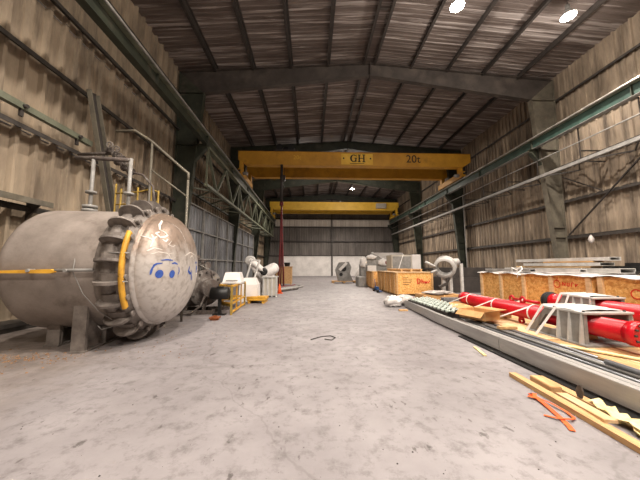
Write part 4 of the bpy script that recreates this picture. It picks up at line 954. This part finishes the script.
# roller tracks
for i, (x, lab) in enumerate(((3.82, 'nearest the channel beams'), (4.14, 'middle of the three'), (4.46, 'farthest from the floor aisle'))):
    t = thing('roller_track', 'row of pale green rollers on a steel track, '+lab, 'roller track', (x, 9.0, .1), R(0), 'roller tracks')
    y0, y1 = 7.3+.25*i, 10.2+.2*i
    for s in (-.135, .135): obj('side_rail', MB().box(x+s-.012, x+s+.012, y0, y1, .10, .34), M_steel, t)
    nn = 12
    for k in range(nn):
        y = y0+.1+(y1-y0-.2)*k/(nn-1)
        obj('roller', MB().lathe([(-.125,.012),(-.115,.045),(-.06,.05),(-.05,.02),(.05,.02),(.06,.05),(.115,.045),(.125,.012)], (x,y,.365), (1,0,0), 10), mat('pale_roller', (196,204,196), (160,172,162), 4, rough=.45), t)
# open cardboard box
t = thing('cardboard_box', 'open empty cardboard box with flaps out, beside the roller tracks', 'box', (4.10, 6.55, .335), R(20))
w, d, h, e = .26, .34, .20, .006
obj('box_body', MB().box(-w,w,-d,-d+e,0,h).box(-w,w,d-e,d,0,h).box(-w,-w+e,-d,d,0,h).box(w-e,w,-d,d,0,h).box(-w,w,-d,d,0,e), M_card, t, local=True)
obj('flap', MB().bar((0,-d,h),(0,-d-.17,h+.06),2*w,e), M_card, t, local=True)
obj('flap', MB().bar((0,d,h),(0,d+.2,h+.04),2*w,e), M_card, t, local=True)
obj('flap', MB().bar((-w,0,h),(-w-.14,0,h-.12),2*d,e), M_card, t, local=True)
obj('flap', MB().bar((w,0,h),(w+.24,0,h+.02),2*d,e), M_card, t, local=True)
tag(obj('cardboard_sheet', MB().bar((4.5,8.0,.31),(4.7,8.6,.42),.5,.008), M_card), 'bent cardboard sheet behind the open cardboard box', 'cardboard')
tag(obj('box_support', MB().box(3.9,4.3,6.55,6.85,.31,.333,.003), M_wood), 'wooden block under the open cardboard box', 'block')
tag(obj('small_timber', MB().box(3.84,4.2,5.45,5.57,.317,.37,.005), M_wood), 'short timber offcut across the steel tubes, right of the cardboard box', 'timber')
# film wrapped bundle and sack
def blob(cx, cy, cz, rx, ry, rz, seed, n=14, m=22, rough=.18):
    rr = random.Random(seed); mb = MB(); ph = [[1+rough*(rr.random()-.5) for _ in range(m)] for _ in range(n+1)]
    rows = []
    for i in range(n+1):
        th = PI*i/n; row = []
        for j in range(m+1):
            f = ph[i][j % m] if 0 < i < n else 1; a = 2*PI*j/m
            row.append((cx+rx*f*math.sin(th)*math.cos(a), cy+ry*f*math.sin(th)*math.sin(a), max(cz-rz*f*math.cos(th), cz-rz*.96)))
        rows.append(row)
    mb.grid(rows); return mb
for B_ in BLOBS: obj('film_wrap', blob(*B_[:6], B_[6], rough=.4), M_film, PARENT_W)
tag(obj('wrapped_bundle', blob(3.95,11.3,.19,.34,.62,.2,5, rough=.3), M_plastic), 'long bundle wrapped in crumpled clear film, at the far end of the beams', 'bundle')
tag(obj('white_sack', blob(3.28,10.72,.20,.34,.28,.22,9, rough=.5), M_film), 'crumpled white plastic sack on the floor before the orange crates', 'sack')
# grey beams & cardboard lying behind the wrapped bundle
tag(obj('grey_profile', MB().box(4.9,6.6,9.9,10.15,.30,.42,.01).box(4.9,6.6,9.9,10.15,.0,.14).box(5.0,5.2,9.95,10.1,.14,.3).box(6.2,6.4,9.95,10.1,.14,.3), M_galv), 'grey steel profile raised on blocks beyond the near red cylinder', 'beam')
tag(obj('flat_carton', MB().box(4.6,6.2,11.0,11.9,0,.42,.02), M_card), 'wide flat brown carton on the floor before the ring valve', 'carton')
tag(obj('plastic_scrap', blob(5.3,11.2,.49,.6,.25,.08,4, rough=.5), M_plastic), 'crumpled clear film on the flat brown carton', 'film')
tag(obj('grey_profile', MB().box(5.7,6.75,9.2,9.4,.2,.42,.01).box(5.5,6.75,8.6,8.8,.26,.5,.01), M_galv), 'pair of grey steel profiles beside the long crate foot', 'beam')

# ------------------------------------------------------------------ timber and strap on the floor, lower right
tag(obj('long_plank', MB().bar((2.94,3.98,.03),(2.80,1.2,.03),.10,.055), M_wood), 'long narrow wooden plank on the floor at lower right', 'plank')
tag(obj('timber_block', MB().box(-.07,.07,-.19,.19,0,.085,.008), M_wood), 'short chunky wooden block beside the long floor plank', 'block')
o = SC.objects['timber_block'] if 'timber_block' in SC.objects else None
blk = [q for q in SC.objects if q.get('label') == 'short chunky wooden block beside the long floor plank'][0]; blk.location = (3.11,3.62,0); blk.rotation_euler = (0,0,R(-6))
tag(obj('wooden_board', MB().bar((3.08,3.36,.035),(2.96,2.70,.075),.12,.03), M_wood2), 'short pale board resting crooked on the long floor plank', 'board')
tag(obj('wooden_board', MB().bar((3.26,3.9,.02),(3.2,1.4,.02),.11,.035), M_wood), 'second plank on the floor, beneath the cream foam strips', 'board')
tag(obj('brown_bark', MB().prism([(0,0),(.05,.0),(.07,.06),(.04,.13),(.0,.15),(-.02,.08)], (3.20,3.22,.045), (0,1,0), (0,0,1), (1,0,0), .02), M_rust), 'small upright brown splinter among the floor timber', 'splinter')
for i, (xa, ya, xb, yb) in enumerate(((3.27,3.15,3.10,2.45), (3.16,2.9,3.12,2.0), (3.30,2.6,3.22,1.7))):
    pts = []
    mb = MB(); prev = None
    rows = [[], []]
    for k in range(16):
        f = k/15; x = xa+(xb-xa)*f+.02*math.sin(k*1.9+i); y = ya+(yb-ya)*f; z = .06+.015*math.sin(k*1.3+i*2)+.02*i
        rows[0].append((x-.07,y,z)); rows[1].append((x+.06,y+.02*math.sin(k*2.3),z+.025*math.cos(k*1.7)))
    mb.grid(rows); mb.grid([[(x,y,z-.012) for x, y, z in r_] for r_ in rows])
    tag(obj('foam_strip', mb, M_foam), 'crumpled cream foam strip on the floor timber, '+['nearest the wooden block', 'middle one', 'closest to the right edge'][i], 'foam', 'foam strips')
tag(obj('wooden_stick', MB().bar((3.22,5.34,.015),(3.10,4.84,.015),.05,.02), M_foam), 'short flat yellowish stick alone on the floor before the beams', 'stick')
mb = MB()
def ribbon(mb, pts, w):
    rows = [[], []]
    P = [Vector(p) for p in pts]
    for i, p in enumerate(P):
        d = (P[min(i+1,len(P)-1)]-P[max(i-1,0)]).normalized(); n_ = Vector((-d.y,d.x,0)).normalized()
        rows[0].append((p-n_*w/2)[:]); rows[1].append((p+n_*w/2)[:])
    mb.grid(rows); mb.grid([[(x,y,z-.004) for x, y, z in r_] for r_ in rows])
ribbon(mb, [(2.73,3.42,.02),(2.72,3.3,.03),(2.68,3.1,.02),(2.63,2.9,.012),(2.58,2.76,.012),(2.54,2.68,.012)], .05)
ribbon(mb, [(2.71,3.32,.03),(2.77,3.16,.03),(2.79,3.0,.02),(2.76,2.88,.02),(2.69,2.84,.03),(2.58,2.88,.02),(2.50,2.96,.012)], .028)
ribbon(mb, [(2.76,3.45,.012),(2.74,3.36,.05),(2.69,3.30,.03),(2.66,3.36,.02)], .05)
tag(obj('orange_strap', mb, M_orange), 'crumpled orange webbing strap on the floor in the foreground', 'strap')

# ------------------------------------------------------------------ lamps
def highbay(x, y, z, label, power, col=(1,.895,.80), spread=144):
    t = thing('high_bay_lamp', label, 'ceiling lamp', (x, y, z), 0, 'high bay lamps')
    obj('reflector', MB().lathe([(.0,.27),(.12,.22),(.26,.12),(.3,.07)], (x,y,z), (0,0,1), 24, cap=False), M_palegrey, t)
    obj('ballast_box', MB().lathe([(.3,.09),(.5,.09)], (x,y,z), (0,0,1), 16), M_grey, t)
    obj('hanger', MB().tube([(x,y,z+.5),(x,y,roof_z(x)-.06)], .015, 6), M_steel, t)
    obj('bulb', MB().lathe([(-.03,.05),(-.02,.16),(.06,.2)], (x,y,z-.02), (0,0,1), 20), M_lamp, t)
    l = bpy.data.lights.new('lamp_light', 'SPOT'); l.energy = power; l.color = col; l.shadow_soft_size = .18; l.spot_size = R(spread); l.spot_blend = .35
    o = bpy.data.objects.new('lamp_light', l); COL.objects.link(o); o.location = (0,0,-.28); o.parent = t
    l2 = bpy.data.lights.new('bulb_spill', 'POINT'); l2.energy = power*.12; l2.color = col; l2.shadow_soft_size = .2
    o2 = bpy.data.objects.new('bulb_spill', l2); COL.objects.link(o2); o2.location = (0,0,-.35); o2.parent = t
    return t
LP = 1500
highbay(5.85, 9.64, 12.0, 'glaring high bay lamp under the roof, left of the two at the top', LP)
highbay(10.74, 9.91, 12.0, 'glaring high bay lamp under the roof, right of the two at the top', LP*.8)
for x, y, p in ((-2.5,2.0,1.0), (3.4,1.0,1.2), (9.5,1.0,1.0), (3.4,-5.5,.8), (-2.5,-5.5,.6)):  # unseen lamps that light the near floor, walls and crane
    highbay(x, y, 12.0, 'unseen high bay lamp behind the photographer, above the open floor', LP*p)
highbay(5.2, 33.0, 11.3, 'high bay lamp glowing between the two yellow cranes', LP*1.3, spread=150)
highbay(-.5, 29.6, 11.8, 'added high bay lamp hidden behind the near yellow crane, left one', LP*.9, spread=140)  # this pair is added out of sight to brighten the far crane and end wall
highbay(8.2, 29.6, 11.8, 'added high bay lamp hidden behind the near yellow crane, right one', LP*.6, spread=130)

# ------------------------------------------------------------------ world, camera, view
w = bpy.data.worlds.new('world'); SC.world = w; w.use_nodes = True
w.node_tree.nodes['Background'].inputs[0].default_value = (.5,.55,.62,1); w.node_tree.nodes['Background'].inputs[1].default_value = .05
F = 268.0
cam = bpy.data.cameras.new('camera'); cam.sensor_width = 36; cam.lens = 36*F/640; cam.clip_end = 200; cam.clip_start = .05
co = bpy.data.objects.new('camera', cam); COL.objects.link(co)
p = math.atan(26/F); s = math.atan(9*math.cos(p)/F)
co.location = (0,0,1.6); co.rotation_euler = (PI/2+p, 0, -s)
SC.camera = co
SC.view_settings.view_transform = 'Standard'; SC.view_settings.look = 'None'; SC.view_settings.gamma = 1; SC.view_settings.use_curve_mapping = False
SC.view_settings.exposure = .95
